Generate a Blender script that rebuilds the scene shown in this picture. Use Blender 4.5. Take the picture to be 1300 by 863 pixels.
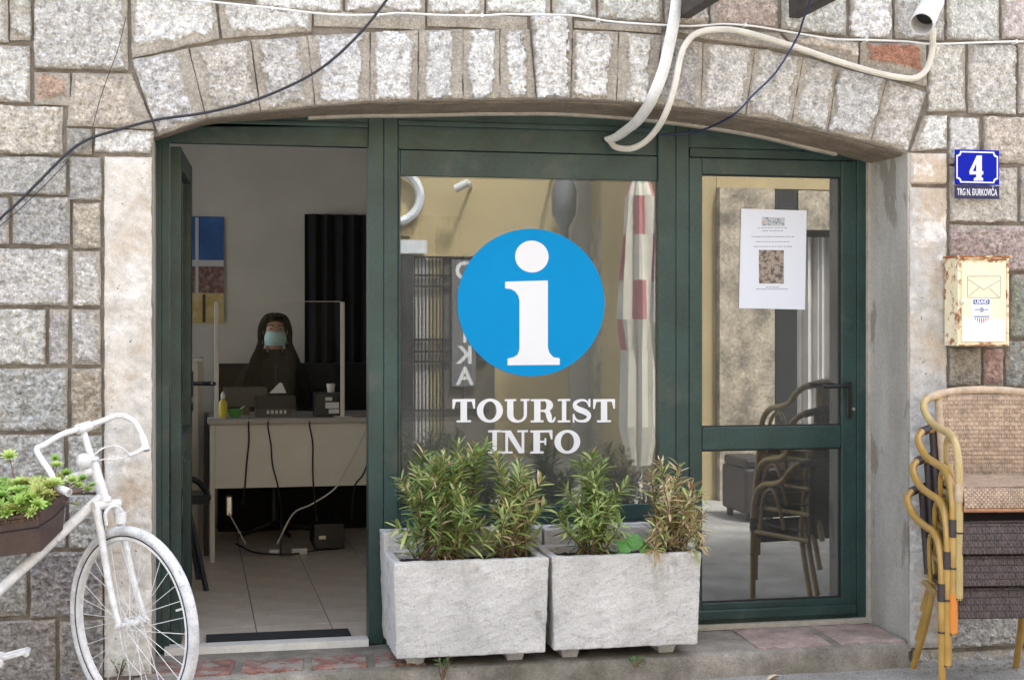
import bpy, math, random
import numpy as np
from mathutils import Vector, Matrix, Quaternion
from mathutils.geometry import tessellate_polygon
random.seed(7); np.random.seed(7)
for o in list(bpy.data.objects): bpy.data.objects.remove(o)
S = bpy.context.scene; COL = S.collection; R = math.radians
PI = math.pi

# ------------------------------------------------------------------ camera
D, H = 5.94, 1.482              # camera distance from the facade plane (y = 0) and eye height
F, CX, HY = 1875.0, 650.0, 410.0
TH = math.atan(404.0 / F)       # looks a little to the right
cd = bpy.data.cameras.new('camera'); cam = bpy.data.objects.new('camera', cd); COL.objects.link(cam)
S.camera = cam
cam.location = (0, -D, H); cam.rotation_euler = (PI/2, 0, -TH)
cd.sensor_width = 36; cd.lens = F / 1300 * 36; cd.clip_start = .05; cd.clip_end = 600
cd.shift_y = (HY - 431.5) / 1300 * 1.0
cd.shift_y = -(431.5 - HY) / 1300
# ------------------------------------------------------------------ light
S.render.engine = 'CYCLES'
W = bpy.data.worlds.new('World'); S.world = W; W.use_nodes = True
nt = W.node_tree; bg = nt.nodes['Background']
sk = nt.nodes.new('ShaderNodeTexSky'); sk.sky_type = 'NISHITA'; sk.sun_disc = False
SUN_EL, SUN_AZ = R(62), R(28)
sk.sun_elevation = SUN_EL; sk.sun_rotation = SUN_AZ
sk.air_density = 1.0; sk.dust_density = 4.0; sk.ozone_density = 1.0
hs = nt.nodes.new('ShaderNodeHueSaturation'); hs.inputs['Saturation'].default_value = .5
nt.links.new(sk.outputs[0], hs.inputs['Color']); nt.links.new(hs.outputs[0], bg.inputs[0])
bg.inputs[1].default_value = .15
sl = bpy.data.lights.new('sun', 'SUN'); sl.energy = 2.0; sl.angle = R(5); sl.color = (1, .97, .93)
so = bpy.data.objects.new('sun', sl); COL.objects.link(so)
sd = Vector((math.sin(SUN_AZ)*math.cos(SUN_EL), math.cos(SUN_AZ)*math.cos(SUN_EL), math.sin(SUN_EL)))
so.rotation_euler = sd.to_track_quat('Z', 'Y').to_euler(); so.location = (0, 0, 20)
S.view_settings.view_transform = 'Standard'; S.view_settings.look = 'None'
S.view_settings.exposure = 2.66; S.view_settings.gamma = 1.0

# ------------------------------------------------------------------ pixel -> world
cs, sn = math.cos(TH), math.sin(TH)
def at(px, py, y=0.0):
    u = px - CX
    dx, dy = F*sn + u*cs, F*cs - u*sn
    t = (y + D) / dy
    return Vector((t*dx, y, H - t*(py - HY)))
YG = .41                        # plane of the shop glass
def mir(px, py, y):             # real point at depth y (street side) whose mirror image in the glass is at px, py
    v = at(px, py, 2*YG - y); v.y = y; return v

# ------------------------------------------------------------------ object helpers
def obj(name, me, mat=None, parent=None, smooth=False):
    o = bpy.data.objects.new(name, me); COL.objects.link(o)
    if mat:
        me.materials.clear(); me.materials.append(mat)
    if smooth:
        me.polygons.foreach_set('use_smooth', [True]*len(me.polygons))
    if parent:
        o.parent = parent; o.matrix_parent_inverse = Matrix.Translation(-parent_loc(parent))
    return o
def parent_loc(p):
    v = Vector(p.location)
    while p.parent: p = p.parent
    return v
def tag(o, label=None, cat=None, group=None, kind=None):
    if label: o['label'] = label
    if cat: o['category'] = cat
    if group: o['group'] = group
    if kind: o['kind'] = kind
    return o
def empty(name, loc, label=None, cat=None, group=None, kind=None):
    o = bpy.data.objects.new(name, None); COL.objects.link(o); o.location = loc
    o.empty_display_size = .1
    return tag(o, label, cat, group, kind)
def struct(o): o['kind'] = 'structure'; return o
def bevel(o, w, seg=2):
    m = o.modifiers.new('bevel', 'BEVEL'); m.width = w; m.segments = seg; m.limit_method = 'ANGLE'; m.angle_limit = R(40)
    return o
class MB:
    def __init__(s): s.v = []; s.f = []
    def add(s, vs, fs):
        n = len(s.v); s.v += [tuple(v) for v in vs]; s.f += [tuple(n+i for i in f) for f in fs]; return s
    def box(s, x0, x1, y0, y1, z0, z1):
        x0, x1 = min(x0,x1), max(x0,x1); y0, y1 = min(y0,y1), max(y0,y1); z0, z1 = min(z0,z1), max(z0,z1)
        return s.add([(x0,y0,z0),(x1,y0,z0),(x1,y1,z0),(x0,y1,z0),(x0,y0,z1),(x1,y0,z1),(x1,y1,z1),(x0,y1,z1)],
                     [(0,3,2,1),(4,5,6,7),(0,1,5,4),(1,2,6,5),(2,3,7,6),(3,0,4,7)])
    def hexa(s, p):   # 8 corner points in box order
        return s.add(p, [(0,3,2,1),(4,5,6,7),(0,1,5,4),(1,2,6,5),(2,3,7,6),(3,0,4,7)])
    def prism(s, poly, y0, y1):    # poly: (x, z) points
        n = len(poly); vs = [(x, y0, z) for x, z in poly] + [(x, y1, z) for x, z in poly]
        tri = tessellate_polygon([[Vector((x, z, 0)) for x, z in poly]])
        ar = sum(poly[i][0]*poly[(i+1)%n][1] - poly[(i+1)%n][0]*poly[i][1] for i in range(n))
        fs = []
        for t in tri:
            a = poly[t[0]]; b = poly[t[1]]; c = poly[t[2]]
            cr = (b[0]-a[0])*(c[1]-a[1]) - (b[1]-a[1])*(c[0]-a[0])
            if cr < 0: t = (t[0], t[2], t[1])
            fs.append(tuple(t)); fs.append(tuple(n+i for i in reversed(t)))
        for i in range(n):
            j = (i+1) % n
            fs.append((i, n+i, n+j, j) if ar > 0 else (i, j, n+j, n+i))
        return s.add(vs, fs)
    def tube(s, pts, r, sides=10, cap=True, flat=None):
        pts = [Vector(p) for p in pts]; n = len(pts)
        if not hasattr(r, '__len__'): r = [r]*n
        T = [(pts[min(i+1,n-1)] - pts[max(i-1,0)]).normalized() for i in range(n)]
        up = Vector((0,0,1)) if abs(T[0].z) < .9 else Vector((0,1,0))
        N = (up - T[0]*up.dot(T[0])).normalized(); vs = []
        for i in range(n):
            N = (N - T[i]*N.dot(T[i])).normalized(); B = T[i].cross(N)
            for k in range(sides):
                a = 2*PI*k/sides
                if flat: vs.append(pts[i] + N*math.cos(a)*r[i]*flat[0] + B*math.sin(a)*r[i]*flat[1])
                else: vs.append(pts[i] + (N*math.cos(a) + B*math.sin(a))*r[i])
        fs = [(i*sides+k, i*sides+(k+1)%sides, (i+1)*sides+(k+1)%sides, (i+1)*sides+k) for i in range(n-1) for k in range(sides)]
        if cap: fs += [tuple(reversed(range(sides))), tuple((n-1)*sides+k for k in range(sides))]
        return s.add(vs, fs)
    def lathe(s, prof, c, ax=(0,0,1), sides=24):   # prof: (radius, along)
        ax = Vector(ax).normalized(); c = Vector(c)
        u = ax.orthogonal().normalized(); w = ax.cross(u); vs = []
        for r_, h in prof:
            for k in range(sides):
                a = 2*PI*k/sides; vs.append(c + ax*h + (u*math.cos(a) + w*math.sin(a))*max(r_, 1e-5))
        m = len(prof)
        fs = [(i*sides+k, i*sides+(k+1)%sides, (i+1)*sides+(k+1)%sides, (i+1)*sides+k) for i in range(m-1) for k in range(sides)]
        fs += [tuple(reversed(range(sides))), tuple((m-1)*sides+k for k in range(sides))]
        return s.add(vs, fs)
    def sphere(s, c, r, seg=14, rings=9, sc=(1,1,1)):
        c = Vector(c); vs = [c + Vector((0,0,-r*sc[2]))]
        for i in range(1, rings):
            ph = PI*i/rings
            for k in range(seg):
                a = 2*PI*k/seg
                vs.append(c + Vector((r*sc[0]*math.sin(ph)*math.cos(a), r*sc[1]*math.sin(ph)*math.sin(a), -r*sc[2]*math.cos(ph))))
        vs.append(c + Vector((0,0,r*sc[2]))); L = len(vs)-1
        fs = [(0, 1+(k+1)%seg, 1+k) for k in range(seg)]
        for i in range(rings-2):
            for k in range(seg):
                a = 1+i*seg; fs.append((a+k, a+(k+1)%seg, a+seg+(k+1)%seg, a+seg+k))
        a = 1+(rings-2)*seg
        fs += [(a+k, a+(k+1)%seg, L) for k in range(seg)]
        return s.add(vs, fs)
    def mesh(s, name='mesh'):
        me = bpy.data.meshes.new(name); me.from_pydata(s.v, [], s.f); me.update(); return me
    def build(s, name, mat, parent=None, smooth=False, bev=0):
        o = obj(name, s.mesh(name), mat, parent, smooth)
        if bev: bevel(o, bev)
        if smooth: shade_auto(o.data)
        return o
def shade_auto(me, ang=40):
    try: me.set_sharp_from_angle(angle=R(ang))
    except Exception: pass
def spline(pts, n=8):
    pts = [Vector(p) for p in pts]; P = [pts[0]*2-pts[1]] + pts + [pts[-1]*2-pts[-2]]; out = []
    for i in range(1, len(P)-2):
        p0, p1, p2, p3 = P[i-1], P[i], P[i+1], P[i+2]
        for k in range(n):
            t = k/n
            out.append(.5*((2*p1) + (p2-p0)*t + (2*p0-5*p1+4*p2-p3)*t*t + (3*p1-p0-3*p2+p3)*t**3))
    out.append(pts[-1]); return out
def txt(name, s, size, loc, mat, parent=None, rot=(PI/2,0,0), xs=1.0, bold=0.0, ext=.0005, ax='CENTER', space=1.0):
    c = bpy.data.curves.new(name, 'FONT'); c.body = s; c.size = size; c.extrude = ext; c.offset = bold
    c.align_x = ax; c.align_y = 'CENTER'; c.space_character = space; c.resolution_u = 3
    t = bpy.data.objects.new('tmp', c); COL.objects.link(t); bpy.context.view_layer.update()
    me = bpy.data.meshes.new_from_object(t); bpy.data.objects.remove(t)
    M = Matrix.Translation(Vector(loc)) @ __import__('mathutils').Euler(rot).to_matrix().to_4x4() @ Matrix.Diagonal((xs,1,1,1))
    me.transform(M); me.name = name
    return obj(name, me, mat, parent)
def pr(px0, py0, px1, py1, y):   # pixel rectangle at depth y -> x0, x1, z0, z1
    xm, ym = (px0+px1)/2, (py0+py1)/2
    return at(px0, ym, y).x, at(px1, ym, y).x, at(xm, py1, y).z, at(xm, py0, y).z
def pbox(mb, px0, py0, px1, py1, y, dep):
    x0, x1, z0, z1 = pr(px0, py0, px1, py1, y); return mb.box(x0, x1, y, y+dep, z0, z1)

# ------------------------------------------------------------------ numpy noise
def hash2(ix, iy, seed):
    n = (ix.astype(np.int64)*374761393 + iy.astype(np.int64)*668265263 + int(seed)*974634777) & 0xffffffff
    n = ((n ^ (n >> 13))*1274126177) & 0xffffffff
    return ((n ^ (n >> 16)) & 0xffff) / 65535.0
def vnoise(x, y, seed=0):
    ix, iy = np.floor(x), np.floor(y); fx, fy = x-ix, y-iy; fx = fx*fx*(3-2*fx); fy = fy*fy*(3-2*fy)
    a = hash2(ix, iy, seed); b = hash2(ix+1, iy, seed); c = hash2(ix, iy+1, seed); d = hash2(ix+1, iy+1, seed)
    return (a*(1-fx)+b*fx)*(1-fy) + (c*(1-fx)+d*fx)*fy
def fbm(x, y, seed=0, oct=4):
    s = 0; a = .5; f = 1; t = 0
    for i in range(oct): s = s + a*vnoise(x*f, y*f, seed+i*17); t += a; a *= .5; f *= 2.03
    return s/t

# ------------------------------------------------------------------ materials
def mat(name, col=(.5,.5,.5), rough=.6, metal=0, **kw):
    m = bpy.data.materials.new(name); m.use_nodes = True; n = m.node_tree; b = n.nodes['Principled BSDF']
    b.inputs['Base Color'].default_value = (*col, 1); b.inputs['Roughness'].default_value = rough; b.inputs['Metallic'].default_value = metal
    m.diffuse_color = (*col, 1)
    for k, v in kw.items(): b.inputs[k].default_value = v
    return m
def nn(m, t, **kw):
    n = m.node_tree.nodes.new('ShaderNode'+t)
    for k, v in kw.items():
        if hasattr(n, k): setattr(n, k, v)
        else: n.inputs[k].default_value = v
    return n
def lk(m, a, b): m.node_tree.links.new(a, b)
def ramp(m, fac, stops):
    r = nn(m, 'ValToRGB'); lk(m, fac, r.inputs[0]); e = r.color_ramp.elements
    while len(e) < len(stops): e.new(.5)
    for el, (p, c) in zip(e, stops): el.position = p; el.color = (*c, 1) if len(c) == 3 else c
    return r.outputs[0]
def noise(m, scale, detail=3, rough=.5, co=None, stretch=None):
    n = nn(m, 'TexNoise'); n.inputs['Scale'].default_value = scale; n.inputs['Detail'].default_value = detail; n.inputs['Roughness'].default_value = rough
    tc = nn(m, 'TexCoord'); src = tc.outputs['Object']
    if stretch:
        mp = nn(m, 'Mapping'); mp.inputs['Scale'].default_value = stretch; lk(m, src, mp.inputs[0]); src = mp.outputs[0]
    lk(m, src, n.inputs['Vector']); return n.outputs['Fac']
def mix(m, fac, a, b, mode='MIX'):
    n = nn(m, 'Mix'); n.data_type = 'RGBA'; n.blend_type = mode
    if isinstance(fac, (int, float)): n.inputs[0].default_value = fac
    else: lk(m, fac, n.inputs[0])
    for i, v in ((6, a), (7, b)):
        if isinstance(v, tuple): n.inputs[i].default_value = (*v, 1)
        else: lk(m, v, n.inputs[i])
    return n.outputs[2]
def bump(m, h, strength=.3, dist=.005, nxt=None):
    n = nn(m, 'Bump'); n.inputs['Strength'].default_value = strength; n.inputs['Distance'].default_value = dist; lk(m, h, n.inputs['Height'])
    if nxt: lk(m, nxt, n.inputs['Normal'])
    return n.outputs[0]
def bs(m): return m.node_tree.nodes['Principled BSDF']
def g(v): return (v, v, v)

def worn(name, col, rough=.6, amt=.25, scale=14, bmp=.15, fine=160, metal=0, dirt=None, dfac=(.62,.72), bd=.003):
    m = mat(name, col, rough, metal); b = bs(m)
    c = mix(m, 1, ramp(m, noise(m, scale, 5, .6), [(.3, g(1-amt)), (.7, g(1+amt*.6))]), col, 'MULTIPLY')
    c = mix(m, 1, c, ramp(m, noise(m, fine, 2), [(.35, g(1-amt*.5)), (.65, g(1+amt*.3))]), 'MULTIPLY')
    if dirt: c = mix(m, ramp(m, noise(m, scale*.7, 6, .65), [(dfac[0], g(0)), (dfac[1], g(1))]), c, dirt)
    lk(m, c, b.inputs['Base Color'])
    if bmp: lk(m, bump(m, noise(m, fine, 3), bmp, bd), b.inputs['Normal'])
    return m

def stone_material():
    m = mat('rough_stone', g(.4), .9); b = bs(m)
    oi = nn(m, 'ObjectInfo')
    boss = nn(m, 'Attribute'); boss.attribute_name = 'boss'
    sp = noise(m, 115, 4, .75)
    c = mix(m, 1, oi.outputs['Color'], ramp(m, sp, [(.33, g(.42)), (.43, g(.86)), (.55, g(1.06)), (.68, g(1.35))]), 'MULTIPLY')
    c = mix(m, 1, c, ramp(m, noise(m, 34, 5, .65), [(.32, g(.62)), (.60, g(1.14))]), 'MULTIPLY')
    c = mix(m, ramp(m, noise(m, 6.5, 5, .65), [(.56, g(0)), (.78, g(.34))]), c, (.50,.38,.25))
    c = mix(m, ramp(m, noise(m, 230, 2, .5), [(.64, g(0)), (.70, g(.8))]), c, (.07,.065,.06))
    mo = mix(m, ramp(m, noise(m, 12, 5, .6), [(.3, g(0)), (.7, g(1))]), (.35,.31,.26), (.54,.49,.42))
    mo = mix(m, 1, mo, ramp(m, noise(m, 130, 4, .7), [(.3, g(.68)), (.7, g(1.2))]), 'MULTIPLY')
    mo = mix(m, ramp(m, noise(m, 5, 5, .65), [(.55, g(0)), (.70, g(.5))]), mo, (.19,.155,.115))
    c = mix(m, boss.outputs['Fac'], mo, c)
    lk(m, c, b.inputs['Base Color'])
    vo = nn(m, 'TexVoronoi'); vo.inputs['Scale'].default_value = 75; tcv = nn(m, 'TexCoord'); lk(m, tcv.outputs['Object'], vo.inputs['Vector'])
    c2 = mix(m, 1, c, ramp(m, vo.outputs['Distance'], [(.0, g(1.12)), (.75, g(.80))]), 'MULTIPLY')
    lk(m, c2, b.inputs['Base Color'])
    n1 = bump(m, sp, .9, .010, bump(m, vo.outputs['Distance'], .5, .006)); n2 = bump(m, noise(m, 420, 2), .3, .002, n1); lk(m, n2, b.inputs['Normal'])
    return m
M = {}
M['stone'] = stone_material()
def limestone():   # smooth dressed jamb stones with ochre stains and pits
    m = mat('dressed_limestone', (.5,.45,.4), .85); b = bs(m)
    oi = nn(m, 'ObjectInfo')
    c = mix(m, 1, oi.outputs['Color'], ramp(m, noise(m, 12, 6, .7), [(.3, g(.72)), (.7, g(1.15))]), 'MULTIPLY')
    c = mix(m, ramp(m, noise(m, 2.6, 6, .7), [(.50, g(0)), (.62, g(.6))]), c, (.45,.33,.21))
    c = mix(m, ramp(m, noise(m, 4.5, 6, .7), [(.56, g(0)), (.64, g(.8))]), c, (.74,.71,.68))
    c = mix(m, 1, c, ramp(m, noise(m, 170, 3, .6), [(.3, g(.84)), (.7, g(1.1))]), 'MULTIPLY')
    c = mix(m, ramp(m, noise(m, 60, 2, .5), [(.70, g(0)), (.73, g(.8))]), c, (.12,.10,.09))
    lk(m, c, b.inputs['Base Color']); lk(m, bump(m, noise(m, 70, 5, .7), .6, .006), b.inputs['Normal']); return m
M['lime'] = limestone()
M['mortar'] = worn('mortar', (.27,.235,.195), .95, .4, 9, .5, 120)
M['joint'] = worn('mortar_dark', (.24,.21,.18), .95, .35, 12, .5, 140)
def plaster():
    m = mat('stained_cement', (.36,.34,.30), .9); b = bs(m)
    c = mix(m, ramp(m, noise(m, 2.5, 6, .65, stretch=(1,1,.3)), [(.35, g(0)), (.65, g(1))]), (.30,.275,.235), (.46,.44,.40))
    c = mix(m, ramp(m, noise(m, 3.3, 5, .6, stretch=(1,1,.45)), [(.55, g(0)), (.58, g(.7))]), c, (.19,.165,.135))
    c = mix(m, 1, c, ramp(m, noise(m, 90, 3, .6), [(.3, g(.86)), (.7, g(1.1))]), 'MULTIPLY')
    lk(m, c, b.inputs['Base Color']); lk(m, bump(m, noise(m, 45, 5, .6), .4, .006), b.inputs['Normal']); return m
M['plaster'] = plaster()
M['cream'] = worn('cream_filler', (.42,.385,.33), .85, .2, 20, .2)
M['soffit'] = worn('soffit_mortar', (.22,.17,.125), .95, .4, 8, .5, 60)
M['green'] = worn('green_painted_frame', (.017,.046,.043), .38, .35, 6, .06, 70, dirt=(.05,.065,.055), dfac=(.58,.72))
M['rubber'] = mat('black_gasket', (.012,.012,.013), .6)
M['black'] = worn('black_plastic', (.016,.016,.018), .45, .2, 20, 0)
M['blackmetal'] = mat('black_metal', (.02,.02,.022), .35, .3)
M['steel'] = mat('steel', (.55,.55,.55), .3, 1)
M['brass'] = mat('brass', (.6,.5,.3), .3, 1)
M['whitepaint'] = worn('chipped_white_paint', (.66,.655,.65), .42, .16, 26, .2, 90, dirt=(.25,.19,.14), dfac=(.64,.70))
M['tyre'] = worn('white_painted_tyre', (.58,.58,.59), .6, .28, 18, .4, 160, dirt=(.14,.13,.13), dfac=(.60,.68))
M['whiteplastic'] = worn('aged_white_plastic', (.66,.65,.62), .5, .12, 10, .03, 90, dirt=(.42,.38,.32), dfac=(.62,.8))
M['conduit'] = worn('grey_white_conduit', (.62,.62,.61), .5, .14, 9, .03, 80, dirt=(.33,.30,.26), dfac=(.6,.8))
M['creamcable'] = worn('cream_cable', (.60,.57,.50), .55, .15, 10, 0)
M['blackcable'] = mat('black_cable', (.012,.012,.016), .5)
M['bluecable'] = mat('dark_blue_cable', (.02,.03,.09), .5)
def concrete():
    m = mat('cast_concrete', (.55,.53,.51), .92); b = bs(m)
    c = mix(m, ramp(m, noise(m, 5, 6, .65), [(.3, g(0)), (.7, g(1))]), (.48,.47,.455), (.72,.70,.68))
    c = mix(m, ramp(m, noise(m, 6, 9, .78), [(.56, g(0)), (.66, g(.7))]), c, (.27,.26,.25))
    c = mix(m, ramp(m, noise(m, 75, 4, .8), [(.58, g(0)), (.66, g(.6))]), c, (.25,.24,.225))
    c = mix(m, 1, c, ramp(m, noise(m, 190, 3, .6), [(.3, g(.84)), (.7, g(1.1))]), 'MULTIPLY')
    c = mix(m, ramp(m, noise(m, 9, 6, .7, stretch=(1,1,.16)), [(.56, g(0)), (.68, g(.5))]), c, (.33,.31,.26))
    lk(m, c, b.inputs['Base Color'])
    n1 = bump(m, noise(m, 26, 8, .75), .9, .014); lk(m, bump(m, noise(m, 200, 3), .3, .003, n1), b.inputs['Normal']); return m
M['concrete'] = concrete()
def stepmat():
    m = mat('worn_step_cement', (.3,.28,.25), .92); b = bs(m)
    c = mix(m, ramp(m, noise(m, 4, 7, .7), [(.35, g(0)), (.65, g(1))]), (.13,.115,.095), (.34,.31,.27))
    c = mix(m, ramp(m, noise(m, 2.2, 5, .6), [(.5, g(0)), (.62, g(.55))]), c, (.11,.105,.07))
    c = mix(m, 1, c, ramp(m, noise(m, 140, 3, .6), [(.3, g(.75)), (.7, g(1.2))]), 'MULTIPLY')
    lk(m, c, b.inputs['Base Color'])
    n1 = bump(m, noise(m, 30, 6, .7), .7, .012); lk(m, n1, b.inputs['Normal']); return m
M['step'] = stepmat()
M['brick'] = worn('worn_red_brick', (.25,.125,.10), .9, .5, 16, .6, 90, dirt=(.25,.225,.195), dfac=(.47,.56), bd=.006)
M['slab'] = worn('worn_pink_slab', (.36,.27,.235), .88, .4, 9, .4, 90, dirt=(.22,.2,.17), dfac=(.56,.72), bd=.005)
def groundmat():
    m = mat('grey_paving', (.22,.21,.2), .95); b = bs(m)
    c = mix(m, ramp(m, noise(m, 3, 7, .7), [(.3, g(0)), (.7, g(1))]), (.20,.19,.175), (.42,.41,.385))
    c = mix(m, 1, c, ramp(m, noise(m, 110, 4, .7), [(.3, g(.5)), (.7, g(1.4))]), 'MULTIPLY')
    lk(m, c, b.inputs['Base Color']); lk(m, bump(m, noise(m, 70, 6, .7), .8, .015), b.inputs['Normal']); return m
M['ground'] = groundmat()
def glass(name, refl, tint=(.9,.93,.92), rough=0.0, fr=.6, dust=.035):
    m = bpy.data.materials.new(name); m.use_nodes = True; n = m.node_tree
    for x in list(n.nodes): n.nodes.remove(x)
    out = nn(m, 'OutputMaterial'); tr = nn(m, 'BsdfTransparent'); gl = nn(m, 'BsdfGlossy'); mx = nn(m, 'MixShader')
    tr.inputs[0].default_value = (*tint, 1); gl.inputs['Roughness'].default_value = rough; gl.inputs[0].default_value = (.95,.97,.96,1)
    lw = nn(m, 'LayerWeight'); lw.inputs[0].default_value = .35
    ma = nn(m, 'Math', operation='MULTIPLY_ADD'); ma.inputs[1].default_value = fr; ma.inputs[2].default_value = refl; ma.use_clamp = True
    lk(m, lw.outputs['Fresnel'], ma.inputs[0]); lk(m, ma.outputs[0], mx.inputs[0])
    lk(m, tr.outputs[0], mx.inputs[1]); lk(m, gl.outputs[0], mx.inputs[2])
    df = nn(m, 'BsdfDiffuse'); df.inputs[0].default_value = (.75,.74,.70,1); m2 = nn(m, 'MixShader')
    lk(m, ramp(m, noise(m, 2.2, 5, .6), [(.3, g(dust*.5)), (.7, g(dust*1.5))]), m2.inputs[0])
    lk(m, mx.outputs[0], m2.inputs[1]); lk(m, df.outputs[0], m2.inputs[2]); lk(m, m2.outputs[0], out.inputs[0])
    return m
M['glass'] = glass('window_glass', .135, (.60,.63,.61))
M['doorglass'] = glass('door_glass', .19, (.34,.36,.355))
M['plexi'] = glass('clear_acrylic', .0, (.97,.97,.97), fr=.05, dust=.003)
M['blue'] = worn('blue_vinyl', (.004,.225,.50), .8, .03, 5, 0); bs(M['blue']).inputs['Specular IOR Level'].default_value = .1
M['white'] = mat('white_vinyl', (.66,.665,.69), .6)
M['enblue'] = mat('blue_enamel', (.001,.010,.30), .35, **{'Specular IOR Level': .12})
M['ennavy'] = mat('navy_enamel', (.006,.008,.06), .35)
M['enwhite'] = mat('white_enamel', (.64,.65,.70), .3)

# ------------------------------------------------------------------ THE BUILDING: masonry
bld = empty('stone_building', (0, .2, 0), 'grey stone building with arched shopfront opening and green framed doors', 'building')
def stone(q, mg=(8,8,8,8), col=(.40,.38,.35), amp=1.0, name='stone', res=.0062, gap=.0016, y=0.0, dep=.05, material='stone', ragg=1.0, boss_h=.008):
    """q: four pixel corners TL, TR, BR, BL on the wall face; mg: mortar margins in px (l, t, r, b)."""
    P = [at(px, py, 0) for px, py in q]; sd_ = random.randrange(10000)
    c = sum(P, Vector())/4
    Q = []
    for p in P:
        d = c - p; Q.append(p + Vector((math.copysign(gap, d.x), 0, math.copysign(gap, d.z))))
    w = ((Q[1]-Q[0]).length + (Q[2]-Q[3]).length)/2; h = ((Q[3]-Q[0]).length + (Q[2]-Q[1]).length)/2
    nx, nz = max(3, int(w/res)), max(3, int(h/res))
    u, v = np.meshgrid(np.linspace(0,1,nx+1), np.linspace(0,1,nz+1))
    A = [np.array(p) for p in Q]
    pos = ((1-u)*(1-v))[...,None]*A[0] + (u*(1-v))[...,None]*A[1] + (u*v)[...,None]*A[2] + ((1-u)*v)[...,None]*A[3]
    X, Z = pos[...,0], pos[...,2]
    k = .00303
    dl, dr, dt, db = u*w - mg[0]*k, (1-u)*w - mg[2]*k, v*h - mg[1]*k, (1-v)*h - mg[3]*k
    wob = (fbm(X*20, Z*20, sd_, 3)-.34)*.038*ragg + (fbm(X*95, Z*95, sd_+5, 2)-.5)*.018*ragg
    dm = np.minimum(np.minimum(dl, dr), np.minimum(dt, db)) + wob
    m_ = np.clip(dm/.003 + .5, 0, 1)
    big = fbm(X*14, Z*14, sd_+9, 3); fine = fbm(X*55, Z*55, sd_+20, 3)
    fine2 = fbm(X*120, Z*120, sd_+31, 2)
    rid = 1-np.abs(2*fbm(X*38+3.1, Z*38, sd_+41, 3)-1); rid2 = 1-np.abs(2*fbm(X*85, Z*85+1.7, sd_+47, 2)-1)
    hgt = m_*(boss_h + amp*(.013*(big-.35) + .016*(rid-.8) + .009*(rid2-.8) + .008*(fine2-.5))) + (1-m_)*.003*fbm(X*30, Z*30, sd_+3, 3)
    ed = np.minimum(np.minimum(u*w, (1-u)*w), np.minimum(v*h, (1-v)*h)); hgt = hgt - .004*np.clip(1-ed/.004, 0, 1)
    pos[...,1] = y - hgt
    # slightly uneven outline
    jx = (vnoise(Z*25, Z*0+sd_, sd_)-.5)*.004; jz = (vnoise(X*25, X*0+sd_, sd_+1)-.5)*.004
    pos[...,0] += jx; pos[...,2] += jz
    vs = pos.reshape(-1,3); n0 = len(vs); W1 = nx+1
    idx = np.arange(n0).reshape(nz+1, W1)
    fs = np.stack([idx[:-1,:-1], idx[1:,:-1], idx[1:,1:], idx[:-1,1:]], -1).reshape(-1,4).tolist()
    loop = list(idx[0,:]) + list(idx[1:,-1]) + list(idx[-1,:-1][::-1]) + list(idx[1:-1,0][::-1])
    back = vs[loop].copy(); back[:,1] = y + dep; n = len(loop)
    vs = np.vstack([vs, back])
    for i in range(n):
        j = (i+1) % n; fs.append([loop[i], loop[j], n0+j, n0+i])
    me = bpy.data.meshes.new(name); me.from_pydata(vs.tolist(), [], fs); me.update()
    a = me.attributes.new('boss', 'FLOAT', 'POINT'); a.data.foreach_set('value', np.concatenate([m_.ravel(), np.zeros(n)]).astype(np.float32))
    o = obj(name, me, M[material], bld, smooth=False)
    me.polygons.foreach_set('use_smooth', [True]*len(me.polygons)); shade_auto(me, 55)
    o.color = (*col, 1); return o
def rj(c, a=.05):
    k = 1 + random.uniform(-a, a)*2; return tuple(max(.02, x*k + random.uniform(-.012,.012)) for x in c)
GR = (.53,.515,.49); LG = (.66,.64,.60); WH = (.80,.785,.76); TAN = (.66,.60,.51); PK = (.44,.35,.32); DK = (.34,.325,.30)
def rect(x0, y0, x1, y1, mg=(3,3,3,3), col=GR, amp=1.0, **kw):
    xm, ym = (x0+x1)/2, (y0+y1)/2; s = lambda x, y: (410-y)/(9350-x)
    return stone([(x0, y0+s(xm,y0)*(x0-xm)), (x1, y0+s(xm,y0)*(x1-xm)), (x1, y1+s(xm,y1)*(x1-xm)), (x0, y1+s(xm,y1)*(x0-xm))], mg, rj(col), amp, **kw)
# left wall
rect(-24,-30,11,54,(3,3,8,6),LG); rect(12,-40,40,52,(4,3,3,8),LG); stone([(43,-28),(162,-25),(163,90),(43,87)],(4,4,10,6),rj(LG),1.1)
stone([(165,-6),(273,2),(279,50),(167,74)],(8,3,8,15),WH); stone([(276,4),(396,14),(396,41),(282,49)],(12,4,6,8),WH,.8)
for a in [(398,16,540,36),(542,18,670,36)]: rect(*a,mg=(200,200,200,200),col=GR,res=.012)
for a in [(165,-75,240,-8),(242,-75,322,-2),(325,-70,436,15),(438,-70,540,17),(542,-70,615,19),(617,-70,699,20),(701,-70,757,21)]:
    stone([(a[0],a[1]),(a[2],a[1]),(a[2],a[3]+2),(a[0],a[3]-2)],(7,3,8,5),rj(WH))
stone([(759,-70),(841,-70),(841,30),(759,24)],(5,3,8,6),rj(LG)); stone([(844,-70),(899,-70),(899,33),(844,30)],(16,3,4,5),rj(TAN)); 
stone([(902,-70),(988,-70),(988,36),(902,32)],(9,3,6,5),(.56,.45,.38)); stone([(992,-70),(1075,-70),(1075,46),(992,38)],(10,3,4,5),rj(LG))
rect(1079,-70,1133,49,(5,4,5,4),WH); rect(1136,-70,1199,51,(6,4,5,6),LG); rect(1202,-60,1269,52,(6,3,6,4),LG,.6); rect(1272,-60,1345,51,(5,3,4,4),(.66,.58,.54),.6)
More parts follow.
